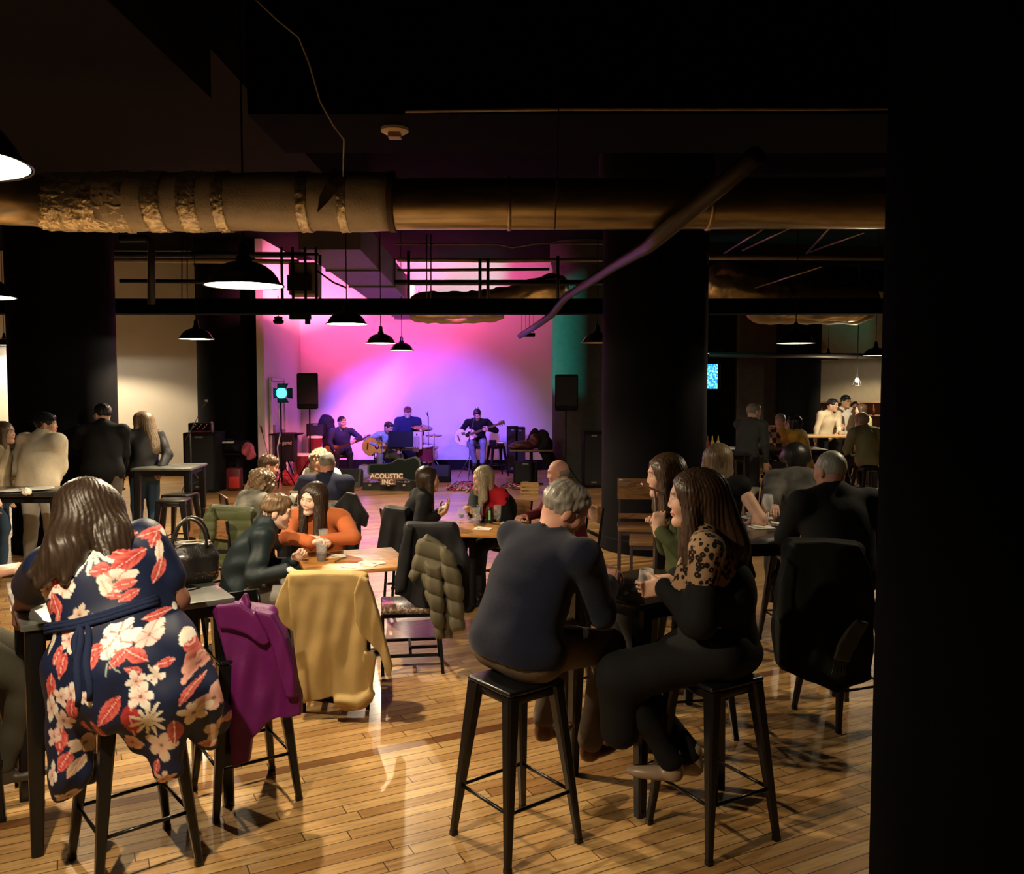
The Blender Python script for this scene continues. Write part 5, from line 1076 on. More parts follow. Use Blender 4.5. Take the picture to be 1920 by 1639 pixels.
m.build('fringe',cloth('olive_scarf',(1,1,1)),sc_,world=True)
def coatl(F):
    Y=5.1
    PP(F,[(276,1022),(300,1018),(326,1028),(338,1060),(346,1090),(335,1150),(290,1150),(280,1080)],Y,.07,.03,18,k=.04); F.cone(at(285,1035,Y),at(322,1038,Y),.06,.06,k=.06)
garment('coat','black coat heaped beside the handbag behind the flower dress woman','coat',coatl,blackc,h=.010,disp=fold(.006,17,4))
# ------------------------------------------------------------ handbag
hb=at(356,1108,4.55); t=thing('handbag',(hb.x,hb.y,1.05),'black handbag with gold studded band standing on the worn grey table','bag',rz=R(25))
leather=mat('black_leather',(.012,.011,.011),rough=.35,bump=.2,bscale=120,coat=.2); gold=mat('gold_studs',(.75,.50,.25),rough=.25,metal=1)
F=Field(.03); F.box((0,0,.085),(.15,.075,.085),rd=.04,k=.03); F.box((0,0,.155),(.12,.05,.06),rd=.03,k=.04); F.box((0,0,.215),(.098,.032,.03),rd=.02,k=.02,op='s'); F.disp=fold(.003,30,3); me,_=mesh_from([F.mesh(.006)],'bag_body'); link('bag_body',me,leather,t)
for y,dx in ((-.05,0),(.05,.02)):
    m=MB(); m.tube([v(dx+.085*math.cos(PI*k/12),y*(1-.2*math.sin(PI*k/12)),.19+.15*math.sin(PI*k/12)) for k in range(13)],.013,10,flat=.6); m.build('strap',leather,t,smooth=True)
m=MB(); rnd=random.Random(2)
for i in range(60): m.sphere((-.135+i*.0046,-.078+.0*abs(i-30),.045+rnd.uniform(-.018,.018)),.0032,6)
m.build('stud',gold,t)
m=MB(); m.tube([v(.105*math.cos(2*PI*k/30),.042*math.sin(2*PI*k/30),.212) for k in range(31)],.0035,6); m.build('trim_edge',mat('pale_trim',(.6,.5,.4),rough=.4),t,smooth=True)
# ------------------------------------------------------------ tableware
glass=mat('clear_glass',(.85,.88,.88),rough=.05,var=0,alpha=.13,spec=.9,coat=.3); cola=mat('cola',(.03,.008,.004),rough=.1,var=0); ice=mat('ice_cubes',(.8,.82,.82),rough=.15,trans=.7,var=.02)
paper=mat('white_paper_napkin',(.78,.75,.68),rough=.9,bump=.3,bscale=40,var=.05); plate_m=mat('white_plate',(.7,.68,.62),rough=.3)
def tumbler(p,r,h,label,fill=None,fillm=None,icef=None,ribs=0):
    t=thing('drinking_glass',p,label,'glass'); m=MB(); m.lathe([(0,.0),(r*.82,0),(r*.84,.003),(r,h),(r-.0025,h),(r*.80,.008),(0,.008)],n=28); m.build('glass_body',glass,t,smooth=True)
    if fill: m=MB(); m.lathe([(0,.009),(r*.79,.009),(r*.79+(r*.18)*fill,h*fill),(0,h*fill)],n=24); m.build('drink',fillm,t,smooth=False,angle=40)
    if icef:
        m=MB(); rnd=random.Random(int(r*1e4)+int(h*1e4))
        for i in range(8): a=rnd.random()*6; m.box((math.cos(a)*r*.45,math.sin(a)*r*.45,h*icef*rnd.uniform(.3,1)),(.02,.02,.02),Matrix.Rotation(rnd.random()*3,3,'X'),bevel=.003)
        m.build('ice',ice,t)
    return t
def P3z(px,py,z): return onfloor(px,py,z)
tumbler(P3z(603,1052,.75),.042,.165,'tall glass of dark soda beside the hands of the woman in orange',.38,cola)
tumbler(P3z(607,1040,.75),.038,.20,'empty tall glass standing behind the soda glass on the oak table',None,None,.5)
def napkin(px,py,z,w,d,rz,label):
    p=P3z(px,py,z); m=MB(); m.box((0,0,.002),(w,d,.003)); m.box((.01,.012,.006),(w*.85,d*.8,.003),Matrix.Rotation(.12,3,'Y')); o=m.build('paper_napkin',paper); o.location=p; o.rotation_euler=(0,0,rz); return tag(o,label,'napkin')
napkin(632,1043,.75,.13,.10,.3,'white napkin behind the soda glass on the oak table')
napkin(650,1064,.75,.13,.09,.15,'small folded napkin near the front edge of the oak table'); napkin(690,1058,.75,.17,.13,-.4,'large crumpled napkin at the right corner of the oak table'); napkin(706,1056,.753,.12,.10,.5,'napkin overlapping the large one at the right corner')
m=MB(); m.tube([v(-.09,0,.004),v(.02,.01,.006)],.004,6)
for q in (-1,0,1): m.tube([v(.02,.01,.006),v(.09,.012+q*.01,.004)],.0015,5)
o=m.build('fork',mat('brushed_steel',(1,1,1))); o.location=P3z(640,1050,.75); o.rotation_euler=(0,0,1.2); tag(o,'steel fork lying on the oak table','fork')
for px,py,r,h,ic,lb in ((880,978,.036,.13,.6,'short glass with ice, leftmost in the cluster'),(893,983,.040,.16,.65,'tall pint glass of ice in the middle of the cluster'),(899,974,.038,.15,None,'empty glass behind the pint of ice'),(933,978,.038,.16,.5,'tall glass with ice right of the soda can'),(865,972,.033,.10,.4,'small low glass at left end of the cluster'),(858,985,.02,.05,None,'tiny shot glass near the red phone')):
    tumbler(P3z(px,py,.75),r,h,lb,None,None,ic)
t=thing('soda_can',P3z(918,981,.75),'black and green soda can between glasses','can'); m=MB(); m.lathe([(0,0),(.026,0),(.033,.008),(.033,.145),(.027,.157),(.0,.155)],n=24); m.build('can_body',mat('can_black',(.03,.035,.03),rough=.25,metal=.6),t,angle=40); m=MB(); m.box((0,-.034,.08),(.02,.003,.09)); m.build('can_mark',mat('can_green',(.25,.55,.2),rough=.4),t)
m=MB(); m.box((0,0,.005),(.16,.08,.01),bevel=.004); o=m.build('phone',mat('red_phone_case',(.45,.02,.03),rough=.35)); o.location=P3z(822,986,.752); o.rotation_euler=(0,0,.1); tag(o,'phone in red case lying on the glass covered table','phone')
napkin(905,992,.75,.16,.12,-.2,'white napkin at the front edge of the glass covered table'); napkin(955,982,.75,.14,.12,.4,'crumpled napkin right of the glasses'); 
# distant table of the man in polo
t=tumbler(P3z(551,970,.75),.040,.11,'beer glass on the table in front of the navy polo man',.85,mat('beer',(.75,.45,.12),rough=.2,trans=.3)); 
t=thing('menu_card',P3z(551,958,.75),'upright menu card with black photo pictures behind the beer glass','card'); MB().box((0,0,.11),(.09,.012,.2)).build('card',mat('menu_white',(.6,.58,.54),rough=.6),t); m=MB(); m.box((0,-.008,.14),(.075,.003,.10)); m.box((0,-.008,.055),(.075,.003,.04)); m.build('card_picture',mat('menu_dark',(.05,.05,.05),rough=.5),t)
# left table plates
def plate(px,py,r,label): 
    t=thing('plate',P3z(px,py,1.05),label,'plate'); MB().lathe([(0,.004),(r*.6,.004),(r,.018),(r,.022),(r*.6,.010),(0,.010)],n=36).build('plate_body',plate_m,t,smooth=True); return t
plate(70,919,.15,'larger white plate behind the crumpled napkin on the left table'); plate(22,923,.12,'smaller plate at the left end of the dark high table'); 
F=Field(.01); rnd=random.Random(1)
for i in range(14): F.ell((rnd.uniform(-.04,.04),rnd.uniform(-.03,.03),.025+rnd.uniform(0,.025)),(.022,.018,.02),k=.008)
F.disp=fold(.004,90,3); me,_=mesh_from([F.mesh(.004)],'crumpled_napkin'); o=link('crumpled_napkin',me,paper); o.location=P3z(51,929,1.05); tag(o,'crumpled white napkin on the dark high table at left','napkin')
# wine glasses
def stem_glass(p,label,prof,name='wine_glass',drink=None):
    t=thing(name,p,label,'glass'); m=MB(); m.lathe(prof,n=32); m.build('glass_body',mat('stemware_glass',(.9,.92,.92),rough=.05,var=0,alpha=.30,spec=1,coat=.6),t,smooth=True)
    if drink: m=MB(); m.lathe(drink[0],n=28); m.build('drink',drink[1],t,angle=40)
    return t
WG=[(0,0),(.036,0),(.034,.004),(.006,.010),(.0045,.09),(.010,.10),(.030,.118),(.041,.15),(.040,.185),(.033,.225),(.031,.225),(.038,.185),(.039,.15),(.028,.121),(.004,.104),(0,.104)]
stem_glass(P3z(1439,984,1.05),'empty wine glass on the dark table before the white haired man',WG)
MG=[(0,0),(.036,0),(.034,.004),(.005,.010),(.0045,.11),(.008,.115),(.058,.18),(.056,.181),(.004,.118),(0,.118)]
stem_glass(P3z(1413,955,1.05),'martini glass behind the wine glass',MG,'martini_glass',([(0,.122),(.045,.168),(0,.168)],mat('cocktail_white',(.75,.72,.6),rough=.3)))
p=at(1212,1112,4.08); t=stem_glass(p,'stemless glass of red wine held by the leopard top woman',[(0,0),(.026,0),(.038,.03),(.040,.06),(.033,.115),(.031,.115),(.038,.06),(.036,.032),(.024,.004),(0,.004)],'stemless_glass',([(0,.006),(.024,.006),(.035,.032),(.037,.055),(0,.055)],mat('red_wine',(.10,.01,.01),rough=.1,trans=.3)))
napkin(1428,989,1.05,.16,.13,.1,'napkin left of the wine glass'); napkin(1462,984,1.05,.17,.12,-.2,'napkin right of the wine glass under a fork')
plate(1420,975,.12,'dark edged plate stacked behind the wine glass') ; plate(1425,968,.11,'second plate stacked behind the wine glass')
# phone on a short stick
t=thing('selfie_stick',at(1232,975,5.1),'slim phone seen edge-on on a short stick gripped in a raised hand','phone'); 
a=at(1227,918,5.1)-t.location; m=MB(); m.box(a,(.165,.08,.010),Matrix.Rotation(R(24),3,'Y'),bevel=.003); m.build('phone_body',mat('phone_pink_edge',(.40,.20,.16),rough=.3),t)
m=MB(); m.tube([v(0,0,-.03),a],.0075,8); m.build('stick',mat('stick_grey',(.16,.13,.12),rough=.4),t,smooth=True)
# ------------------------------------------------------------ screen, bar and bottles
t=thing('wall_screen',at(1331,706,14.5),'glowing blue screen on the dark wall right of the middle column','screen',rz=R(-52))
scm=bpy.data.materials.new('blue_screen'); scm.use_nodes=True; nt=scm.node_tree; N_=nt.nodes; L_=nt.links; b_=N_['Principled BSDF']; tc=N_.new('ShaderNodeTexCoord'); vo=N_.new('ShaderNodeTexVoronoi'); vo.inputs['Scale'].default_value=34; L_.new(tc.outputs['Object'],vo.inputs[0]); rp=ramp(N_,[(0,(.01,.03,.25)),(.3,(.0,.16,.75)),(.6,(.05,.45,1)),(1,(.5,.85,1))]); L_.new(vo.outputs['Distance'],rp.inputs[0]); L_.new(rp.outputs[0],b_.inputs['Emission Color']); b_.inputs['Emission Strength'].default_value=2.0; b_.inputs['Base Color'].default_value=(.01,.01,.02,1)
MB().box((0,-.03,0),(.36,.01,.40)).build('display',scm,t); MB().box((0,0,0),(.40,.05,.44),bevel=.01).build('frame',blackmat,t)
for px,py,col,lb,r_ in ((1327,814,(.30,.04,.03),'dark red ketchup bottle, leftmost of three sauce bottles',.03),(1336,815,(.62,.42,.06),'yellow mustard squeeze bottle, middle one',.032),(1347,815,(.72,.50,.22),'pale squeeze bottle with pointed cap, rightmost',.034)):
    p=at(px,814,13.0); t=thing('sauce_bottle',(p.x,p.y,1.06),lb,'bottle'); m=MB(); m.lathe([(0,0),(r_,0),(r_,.13),(r_*.8,.16),(.012,.175),(0,.175)],n=20); m.build('bottle_body',mat('sauce_%d'%px,col,rough=.4),t,angle=40); m=MB(); m.lathe([(.014,.175),(.012,.2),(.004,.25),(0,.25)],n=14); m.build('nozzle',mat('sauce_%d'%px,(1,1,1)),t,smooth=True)
bx=at(1550,800,17.3).x
t=thing('bar_counter',(bx,17.5,0),'long bar counter with pale wooden top where people lean','counter')
MB().box((0,0,1.03),(2.6,.5,.05),bevel=.01).build('countertop',wood_mat('pale_bar_top',(.50,.33,.15),(.60,.42,.22),(.38,.22,.10)),t); m=MB()
for x in (-1.0,0,1.0): m.box((x,0,.5),(.08,.4,1.0))
m.box((0,.1,.2),(2.4,.04,.06)); m.build('support_frame',blackmat,t)
t=thing('back_shelf',(at(1592,770,21).x,21.2,0),'brown back bar shelf unit behind the customers','shelf'); sw=2.0
m=MB(); m.box((0,.15,1.0),(sw,.04,1.2)); m.box((-sw/2,0,1.0),(.05,.34,1.3)); m.box((sw/2,0,1.0),(.05,.34,1.3)); m.build('carcass',mat('shelf_brown',(.13,.05,.03),rough=.5),t)
for z_ in (.75,1.0,1.3,1.62): MB().box((0,0,z_),(sw,.34,.03)).build('shelf_board',mat('shelf_tan',(.30,.18,.10),rough=.5),t)
rnd=random.Random(4)
for i in range(9):
    x=-.85+i*.21+rnd.uniform(-.03,.03); c=[(.30,.2,.08),(.06,.12,.05),(.5,.45,.35),(.25,.05,.03)][i%4]; h_=rnd.uniform(.17,.26)
    p=v(t.location.x+x,21.05,1.315 if i%2 else 1.015); q=MB().lathe([(0,0),(.035,0),(.035,h_*.6),(.012,h_*.75),(.012,h_),(0,h_)],n=12).build('liquor_bottle',mat('liquor_%d'%(i%4),c,rough=.2,trans=.2),smooth=True); q.location=p
    tag(q,'small liquor bottle standing on the brown back bar shelf','bottle','liquor bottles on the back bar shelf')
# bulb in a wire cage
p=at(1607,713,16.8); t=thing('cage_lamp',p,'bare bulb in a small wire cage hanging over the bar','lamp'); MB().sphere((0,0,0),.035,12,(1,1,1.3)).build('bulb',mat('cage_bulb',(1,.9,.7),emit=(1,.85,.55),estr=9),t,smooth=True)
l=bpy.data.lights.new('bulb_light','POINT'); l.energy=70; l.color=(1,.8,.5); l.shadow_soft_size=.05; o=bpy.data.objects.new('bulb_light',l); C.objects.link(o); o.parent=t; o.location=(0,-.08,-.03)
m=MB(); m.tube([(0,0,.06),(0,0,2.2)],.008); m.build('cord',blackmat,t); m=MB()
for k in range(4): a=k*PI/2; m.tube([v(.02*math.cos(a),.02*math.sin(a),.06),v(.09*math.cos(a),.09*math.sin(a),-.10)],.004,5)
m.tube([v(.09*math.cos(k*PI/8),.09*math.sin(k*PI/8),-.10) for k in range(17)],.004,5); m.build('wire_cage',blackmat,t)
tumbler((at(1576,800,17.45).x,17.45,1.055),.045,.16,'pint glass on the bar counter before the man in cream',.5,mat('beer',(1,1,1)))
# ------------------------------------------------------------ stage gear
def lettering(c,parent,loc):
    o=bpy.data.objects.new('tmp_text',c); C.objects.link(o); bpy.context.view_layer.update()
    me=bpy.data.meshes.new_from_object(o.evaluated_get(bpy.context.evaluated_depsgraph_get())); bpy.data.objects.remove(o)
    me.name='lettering'
    q=bpy.data.objects.new('lettering',me); C.objects.link(q); q.parent=parent; q.location=loc; q.rotation_euler=(PI/2,0,0); return q
grille=mat('speaker_grille',(.012,.012,.014),rough=.8,bump=.3,bscale=300); chrome=mat('chrome',(.6,.6,.6),rough=.15,metal=1); dwood=mat('guitar_dark_wood',(.09,.03,.015),rough=.3,coat=.4)
def tripod(t,z,top,spread=.42,r=.016,mt=None):
    mt=mt or blackmat
    m=MB(); m.tube([(0,0,z),(0,0,top)],r,10); m.build('pole',mt,t,smooth=True)
    for k in range(3):
        a=k*2*PI/3+.5; m=MB(); m.tube([v(0,0,z+.42),v(spread*math.cos(a),spread*math.sin(a),.01)],r*.7,8); m.tube([v(0,0,z+.12),v(spread*.45*math.cos(a),spread*.45*math.sin(a),.24)],r*.4,6); m.build('leg',mt,t,smooth=True)
def pa(px,Y,z0,w,h,label):
    t=thing('pa_speaker',FL(px,Y),label,'speaker'); tripod(t,.12,z0)
    F=MB(); F.ring([[v(x,y,z0) for x,y in ((-w/2,-.2),(w/2,-.2),(w*.32,.2),(-w*.32,.2))],[v(x,y,z0+h) for x,y in ((-w/2,-.2),(w/2,-.2),(w*.32,.2),(-w*.32,.2))]]); bmesh.ops.bevel(F.bm,geom=F.bm.edges[:],offset=.02,segments=2,affect='EDGES'); F.build('cabinet',blackmat,t,angle=40)
    MB().box((0,-.205,z0+h/2+.03),(w*.88,.012,h*.8),bevel=.005).build('grille',grille,t); m=MB(); m.box((0,-.213,z0+.07),(.02,.004,.02)); m.build('badge',chrome,t); return t
z_=at(580,767,18.25).z; pa(581,18.25,z_,.44,.75,'loudspeaker on tall stand left of the stage wall')
z_=at(1060,770,17.0).z; pa(1061,17.0,z_,.45,.70,'loudspeaker on a stand by the green lit column')
# teal stage light on its stand
t=thing('teal_stage_light',FL(527,17.35),'stage lamp glowing teal on a tripod stand beside the pink wall','spotlight'); zt=at(527,737,17.35).z
tripod(t,.12,zt-.12,.28); m=MB(); m.lathe([(0,-.16),(.09,-.16),(.11,-.05),(.11,.10)],(0,0,zt),24,axis=(.45,-.9,0)); m.build('housing',blackmat,t,smooth=True)
m=MB(); m.lathe([(0,.085),(.07,.09),(.105,.08)],(0,0,zt),24,axis=(.45,-.9,0)); m.build('lens',mat('teal_lens',(.1,.8,.8),emit=(.05,.85,.95),estr=4),t,smooth=True)
ax=v(.45,-.9,0).normalized(); sx_=ax.cross(v(0,0,1))
for q,(s1,s2) in enumerate(((1,0),(-1,0),(0,1),(0,-1))):
    c=v(0,0,zt)+ax*.17+sx_*.14*s1+v(0,0,.14*s2); n_=(sx_*s1+v(0,0,s2)); tt=(v(0,0,1) if s1 else sx_)*.09; f_=(ax*.8+n_*.6)*.07
    m=MB(); m.ring([[c-tt-f_,c+tt-f_,c+tt*1.2+f_,c-tt*1.2+f_],[c-tt-f_+n_*.006,c+tt-f_+n_*.006,c+tt*1.2+f_+n_*.006,c-tt*1.2+f_+n_*.006]]); m.build('barn_door',blackmat,t)
pipe('power_cord',[at(527,748,17.7),at(521,775,17.7),at(528,800,17.7),at(520,840,17.6),at(524,880,17.6)],.012,mat('cord_white',(.7,.66,.66),rough=.5),'white cord trailing down from the teal stage lamp','cord')
# mic stands
def micstand(px,Y,ztop,label,boom=None,spread=.3):
    t=thing('mic_stand',FL(px,Y),label,'microphone stand'); hz=ztop if not boom else boom[0]
    tripod(t,.06,hz,spread,.011,mat('stand_metal',(.10,.10,.11),rough=.35,metal=.6)); base=v(*t.location)
    if boom: a=v(0,0,boom[0]); b=boom[1]-base; c=a-(b-a)*.45; m=MB(); m.tube([c,a,b],.008,8); m.build('boom_arm',mat('stand_metal',(1,1,1)),t,smooth=True); e=b; d=(b-a).normalized()
    else: e=v(0,0,ztop); d=v(-.1,-.6,.6).normalized()
    m=MB(); m.tube([e,e+d*.13],[.012,.02],10); m.build('mic_body',mat('mic_dark',(.05,.05,.05),rough=.4),t,smooth=True); MB().sphere(e+d*.155,.032,12).build('mic_grille',mat('mic_mesh',(.5,.5,.5),rough=.4,metal=.8),t,smooth=True)
micstand(803,19.6,at(803,782,19.6).z,'straight microphone stand beside the drum kit')
micstand(880,19.1,0,'boom microphone stand in front of the singer',boom=(at(880,820,19.1).z,at(891,778,19.2)))
micstand(716,18.55,at(716,826,18.55).z,'short microphone stand at the golden guitar')
micstand(357,16.4,0,'boom microphone stand by the black cabinet at left',boom=(at(357,808,16.4).z,at(380,765,16.4)))
micstand(508,17.5,0,'leaning boom stand rising behind the man in suede jacket',boom=(at(508,880,17.5).z,at(492,812,17.5)))
# guitars
def guitar_outline(L=.5,W=.2):
    pts=[]
    for i in range(40):
        a=2*PI*i/40; y=math.cos(a); x=math.sin(a); w=.5*(1+ .0); wid=(.39 if y>0 else .5)*(1-.28*math.exp(-((y-.18)/.28)**2)); pts.append((x*wid*W*2.05, y*L/2))
    return pts
def guitar(name,origin,axis,front,body,label,bw=.2,bl=.5,depth=.10,neck=.55,top=None,hole=True):
    t=thing(name,origin,label,'guitar'); ax=Vector(axis).normalized(); fr=Vector(front); fr=(fr-ax*fr.dot(ax)).normalized(); sd=ax.cross(fr)
    M=Matrix((( sd.x,ax.x,fr.x,0),(sd.y,ax.y,fr.y,0),(sd.z,ax.z,fr.z,0),(0,0,0,1)))
    m=MB(); m.prism(guitar_outline(bl,bw),-depth/2,depth/2,M); bmesh.ops.recalc_face_normals(m.bm,faces=m.bm.faces); m.build('guitar_body',body,t,angle=35)
    if top: m=MB(); m.prism([(x*.97,y*.97) for x,y in guitar_outline(bl,bw)],depth/2,depth/2+.004,M); m.build('soundboard',top,t,angle=35)
    if hole:
        m=MB(); m.prism([(.05*math.cos(k*PI/12),.06+.05*math.sin(k*PI/12)) for k in range(24)],depth/2+.004,depth/2+.006,M); m.build('sound_hole',mat('hole_dark',(.01,.006,.004),rough=.9),t)
        m=MB(); m.prism([(-.09,.03),(-.02,.02),(-.04,-.05),(-.10,-.06)],depth/2+.004,depth/2+.007,M); m.prism([(-.07,-.16),(.07,-.16),(.07,-.13),(-.07,-.13)],depth/2+.004,depth/2+.012,M); m.build('bridge',dwood,t)
    m=MB(); a=bl*.25; m.prism([(-.028,a),(.028,a),(.022,bl/2+neck),(-.022,bl/2+neck)],depth/2,depth/2+.022,M); m.build('neck',dwood,t)
    m=MB(); e=bl/2+neck; m.prism([(-.03,e),(.03,e),(.04,e+.15),(-.04,e+.15)],depth/2-.008,depth/2+.008,M); m.build('headstock',dwood,t)
    m=MB()
    for q in (-1,1):
        for k in range(3): m.sphere(M@Vector((q*.05,e+.03+k*.045,depth/2)),.012,8)
    m.build('tuning_peg',chrome,t); return t
gy=mat('golden_spruce',(.72,.36,.04),rough=.3,coat=.5)
guitar('acoustic_guitar',at(703,838,18.66),(.93,-.1,-.06),(-.1,-1,.12),dwood,'golden yellow acoustic guitar on the lap of the pale blue shirt player',top=gy,bw=.21,bl=.54)
guitar('acoustic_guitar',at(872,818,19.66),(.9,0,.32),(.0,-1,.1),mat('spruce_side',(.45,.22,.12),rough=.3,coat=.5),'pale topped acoustic guitar held by the singer in black',top=mat('pale_spruce',(.75,.58,.42),rough=.3,coat=.4),bw=.20,bl=.50)  # body sides in one even brown, soundboard paler
guitar('bass_guitar',at(620,846,19.25),(.9,-.1,.33),(0,-1,.1),mat('bass_sunburst',(.30,.12,.04),rough=.3,coat=.4),'electric bass guitar held by the man in the beanie',bw=.15,bl=.42,depth=.045,neck=.62,hole=False)
# music stand and cream amplifier
t=thing('music_stand',FL(751,18.5),'black music stand in front of the cream amplifier','music stand'); z0=at(751,823,18.5).z
tripod(t,.1,z0-.1,.3,.011); m=MB(); m.box((0,0,z0),(.53,.02,.34),Matrix.Rotation(-.25,3,'X')); m.box((0,-.05,z0-.17),(.53,.07,.012)); m.build('desk',blackmat,t)
t=thing('amplifier',(*FL(764,19.35)[:2],at(764,842,19.35).z),'cream coloured guitar amplifier behind the music stand','amplifier'); MB().box((0,0,.19),(.66,.24,.38),bevel=.02).build('cabinet',mat('amp_cream',(.60,.45,.33),rough=.6),t,angle=40)
MB().box((0,-.125,.16),(.56,.01,.26)).build('grille',mat('amp_grille',(.35,.26,.2),rough=.9),t)
m=MB(); 
for k in range(6): m.lathe([(0,0),(.014,0),(.014,.02),(0,.02)],(-.22+k*.088,-.13,.335),10,axis=(0,-1,0))
m.build('knob',blackmat,t)
MB().box((0,0,0),(.4,.3,at(764,842,19.35).z),).build('amp_stand',blackmat,t).location=(0,0,-at(764,842,19.35).z/2)
# drum kit
drumred=mat('drum_wine_red',(.14,.02,.03),rough=.25,coat=.6); skin_=mat('drum_head',(.7,.66,.6),rough=.5); brass=mat('cymbal_brass',(.45,.30,.12),rough=.25,metal=1)
dk=thing('drum_kit',FL(778,19.95),'wine red drum kit in front of the drummer','drum kit')
def drum(c,r,d,axis,nm): 
    m=MB(); m.lathe([(r,-d/2),(r,d/2)],c,32,axis=axis); o=m.build(nm,drumred,dk,smooth=True); a=Vector(axis).normalized()
    for q in (-1,1):
        m=MB(); m.lathe([(0,q*d/2),(r*.96,q*d/2)],c,32,axis=axis); m.build('drum_head',mat('drum_front_black',(.02,.02,.025),rough=.4) if nm=='bass_drum' else skin_,o)
        m=MB(); m.lathe([(r,q*(d/2-.02)),(r+.012,q*(d/2-.02)),(r+.012,q*(d/2+.01)),(r,q*(d/2+.01))],c,32,axis=axis); m.build('hoop',chrome if nm!='bass_drum' else drumred,o,smooth=False)
    return o
bl_=v(*dk.location)
drum((.0,0,.28),.28,.38,(0.1,-1,0),'bass_drum'); drum(at(784,843,19.9)-bl_,.15,.22,(0,-.3,1),'tom_drum'); drum(at(797,850,19.6)-bl_,.19,.34,(0,-.15,1),'floor_tom'); drum(at(770,850,19.9)-bl_,.13,.18,(0,-.3,1),'tom_drum')
for px,py,Y,r,tl,lbl in ((791,802,19.9,.25,(.15,-.25,1),''),(814,817,19.7,.19,(0,-.1,1),''),(806,841,20.1,.2,(-.1,-.2,1),'')):
    c=at(px,py,Y)-bl_; m=MB(); m.lathe([(0,.025),(.03,.02),(r*.6,.008),(r,0),(r*.6,.004),(0,.018)],c,32,axis=tl); o=m.build('cymbal',brass,dk,smooth=True)
    m=MB(); m.tube([c+v(0,0,.05),v(c.x,c.y,.35)],.010,8)
    for k in range(3): a=k*2.1; m.tube([v(c.x,c.y,.38),v(c.x+.24*math.cos(a),c.y+.24*math.sin(a),.01)],.008,6)
    m.build('cymbal_stand',chrome,dk,smooth=True)
bl_=v(0,0,0)
t=thing('drum_throne',FL(766,20.4),'round padded drum throne under the drummer','stool'); MB().lathe([(0,.52),(.16,.52),(.17,.56),(.16,.61),(0,.62)],n=28).build('seat',leather,t,smooth=True); tripod(t,.05,.52,.25,.014)
# round stool of the singer, stool with gear
def round_stool(px,Y,h,label):
    t=thing('round_stool',FL(px,Y),label,'stool'); MB().lathe([(0,h-.04),(.16,h-.04),(.17,h-.02),(.16,h),(0,h)],n=28).build('seat',dwood,t,angle=40)
    for k in range(4): a=PI/4+k*PI/2; m=MB(); m.tube([v(.10*math.cos(a),.10*math.sin(a),h-.04),v(.21*math.cos(a),.21*math.sin(a),0)],.016,8); m.build('leg',blackmat,t,smooth=True)
    m=MB(); m.tube([v(.165*math.cos(k*PI/10),.165*math.sin(k*PI/10),.26) for k in range(21)],.010,6); m.build('foot_ring',blackmat,t,smooth=True)
round_stool(897,20.05,.62,'round stool under the singer in black')
bar_stool(FL(931,19.7),R(20),'black metal stool used as a stand beside the singer',h=.68)
t=thing('effects_box',(*FL(924,19.7)[:2],.68),'black effects box on the stool beside the singer','electronics'); MB().box((0,0,.06),(.16,.18,.12),bevel=.008).build('case',blackmat,t)
t=thing('effects_pedal',(*FL(938,19.65)[:2],.68),'small effects pedal with glowing orange buttons on the stool','electronics'); MB().box((0,0,.03),(.16,.14,.06),bevel=.008).build('case',blackmat,t); m=MB()
for k in range(4): m.sphere((-.05+k*.033,-.05,.065),.010,8)
m.build('button',mat('glow_orange',(1,.5,.3),emit=(1,.45,.25),estr=2),t)
# chairs of the musicians
chair(FL(640,19.65),R(195),'black chair under the bass player',h=.46); chair(FL(722,19.05),R(200),'chair under the pale blue shirt guitarist')
# speaker stacks, table with bags
def cab(px,Y,w,h,d,label,z=0,m_=None,name='speaker_cabinet',cat='speaker'):
    t=thing(name,(FL(px,Y)[0],Y,z),label,cat); MB().box((0,0,h/2),(w,d,h),bevel=.015).build('cabinet',m_ or blackmat,t,angle=40); MB().box((0,-d/2-.004,h/2),(w*.86,.008,h*.9)).build('front_panel',grille,t)
    m=MB(); m.box((0,-d/2-.012,h*.93),(w*.25,.01,.03)); m.box((0,-d/2-.012,h*.1),(w*.25,.01,.03)); m.build('latch',mat('latch_steel',(.30,.30,.32),rough=.4,metal=.7),t); return t
cab(961,20.35,.27,1.08,.35,'tall black case left of a pair standing against the stage wall'); cab(975,20.35,.24,1.06,.35,'tall black case right of a pair standing against the stage wall')
cab(1112,17.6,.42,1.12,.5,'tall black cabinet beside the middle column')
cab(383,16.9,.62,1.14,.6,'large black speaker cabinet in front of the left dark column')
t=table(FL(996,17.9),R(0),.88,.5,.73,mat('table_edge_brown',(.16,.09,.06),rough=.4),'low brown table with bags at the right of the stage',legs='ped')
def blob(name,label,cat,pts,m,h=.014,am=.008,Y=None,parent=None):
    F=Field(.04)
    for (px,py,Y_,rx,ry,rz_) in pts: F.ell(at(px,py,Y_),(rx,ry,rz_))
    F.disp=fold(am,20,len(label)); me,_=mesh_from([F.mesh(h)],name); me.materials.append(m); c=at(pts[0][0],pts[0][1],pts[0][2]); me.transform(Matrix.Translation(-c)); o=bpy.data.objects.new(name,me); C.objects.link(o); o.location=c; return tag(o,label,cat)
blob('gig_bag','dark red gig bag lying on the brown table','bag',[(985,834,17.9,.28,.16,.10),(970,838,17.9,.18,.15,.06),(1003,826,17.9,.12,.14,.14)],mat('bag_dark_red',(.05,.008,.012),rough=.5))
blob('backpack','black backpack at the back of the brown table','bag',[(1003,816,18.0,.10,.1,.14),(1000,826,18.0,.14,.12,.12)],blackc)
blob('jacket_heap','black jacket heaped at the right end of the brown table','clothes',[(1016,822,17.95,.15,.12,.16),(1022,838,17.9,.16,.14,.22),(1028,855,17.9,.14,.14,.2)],blackc,am=.012)
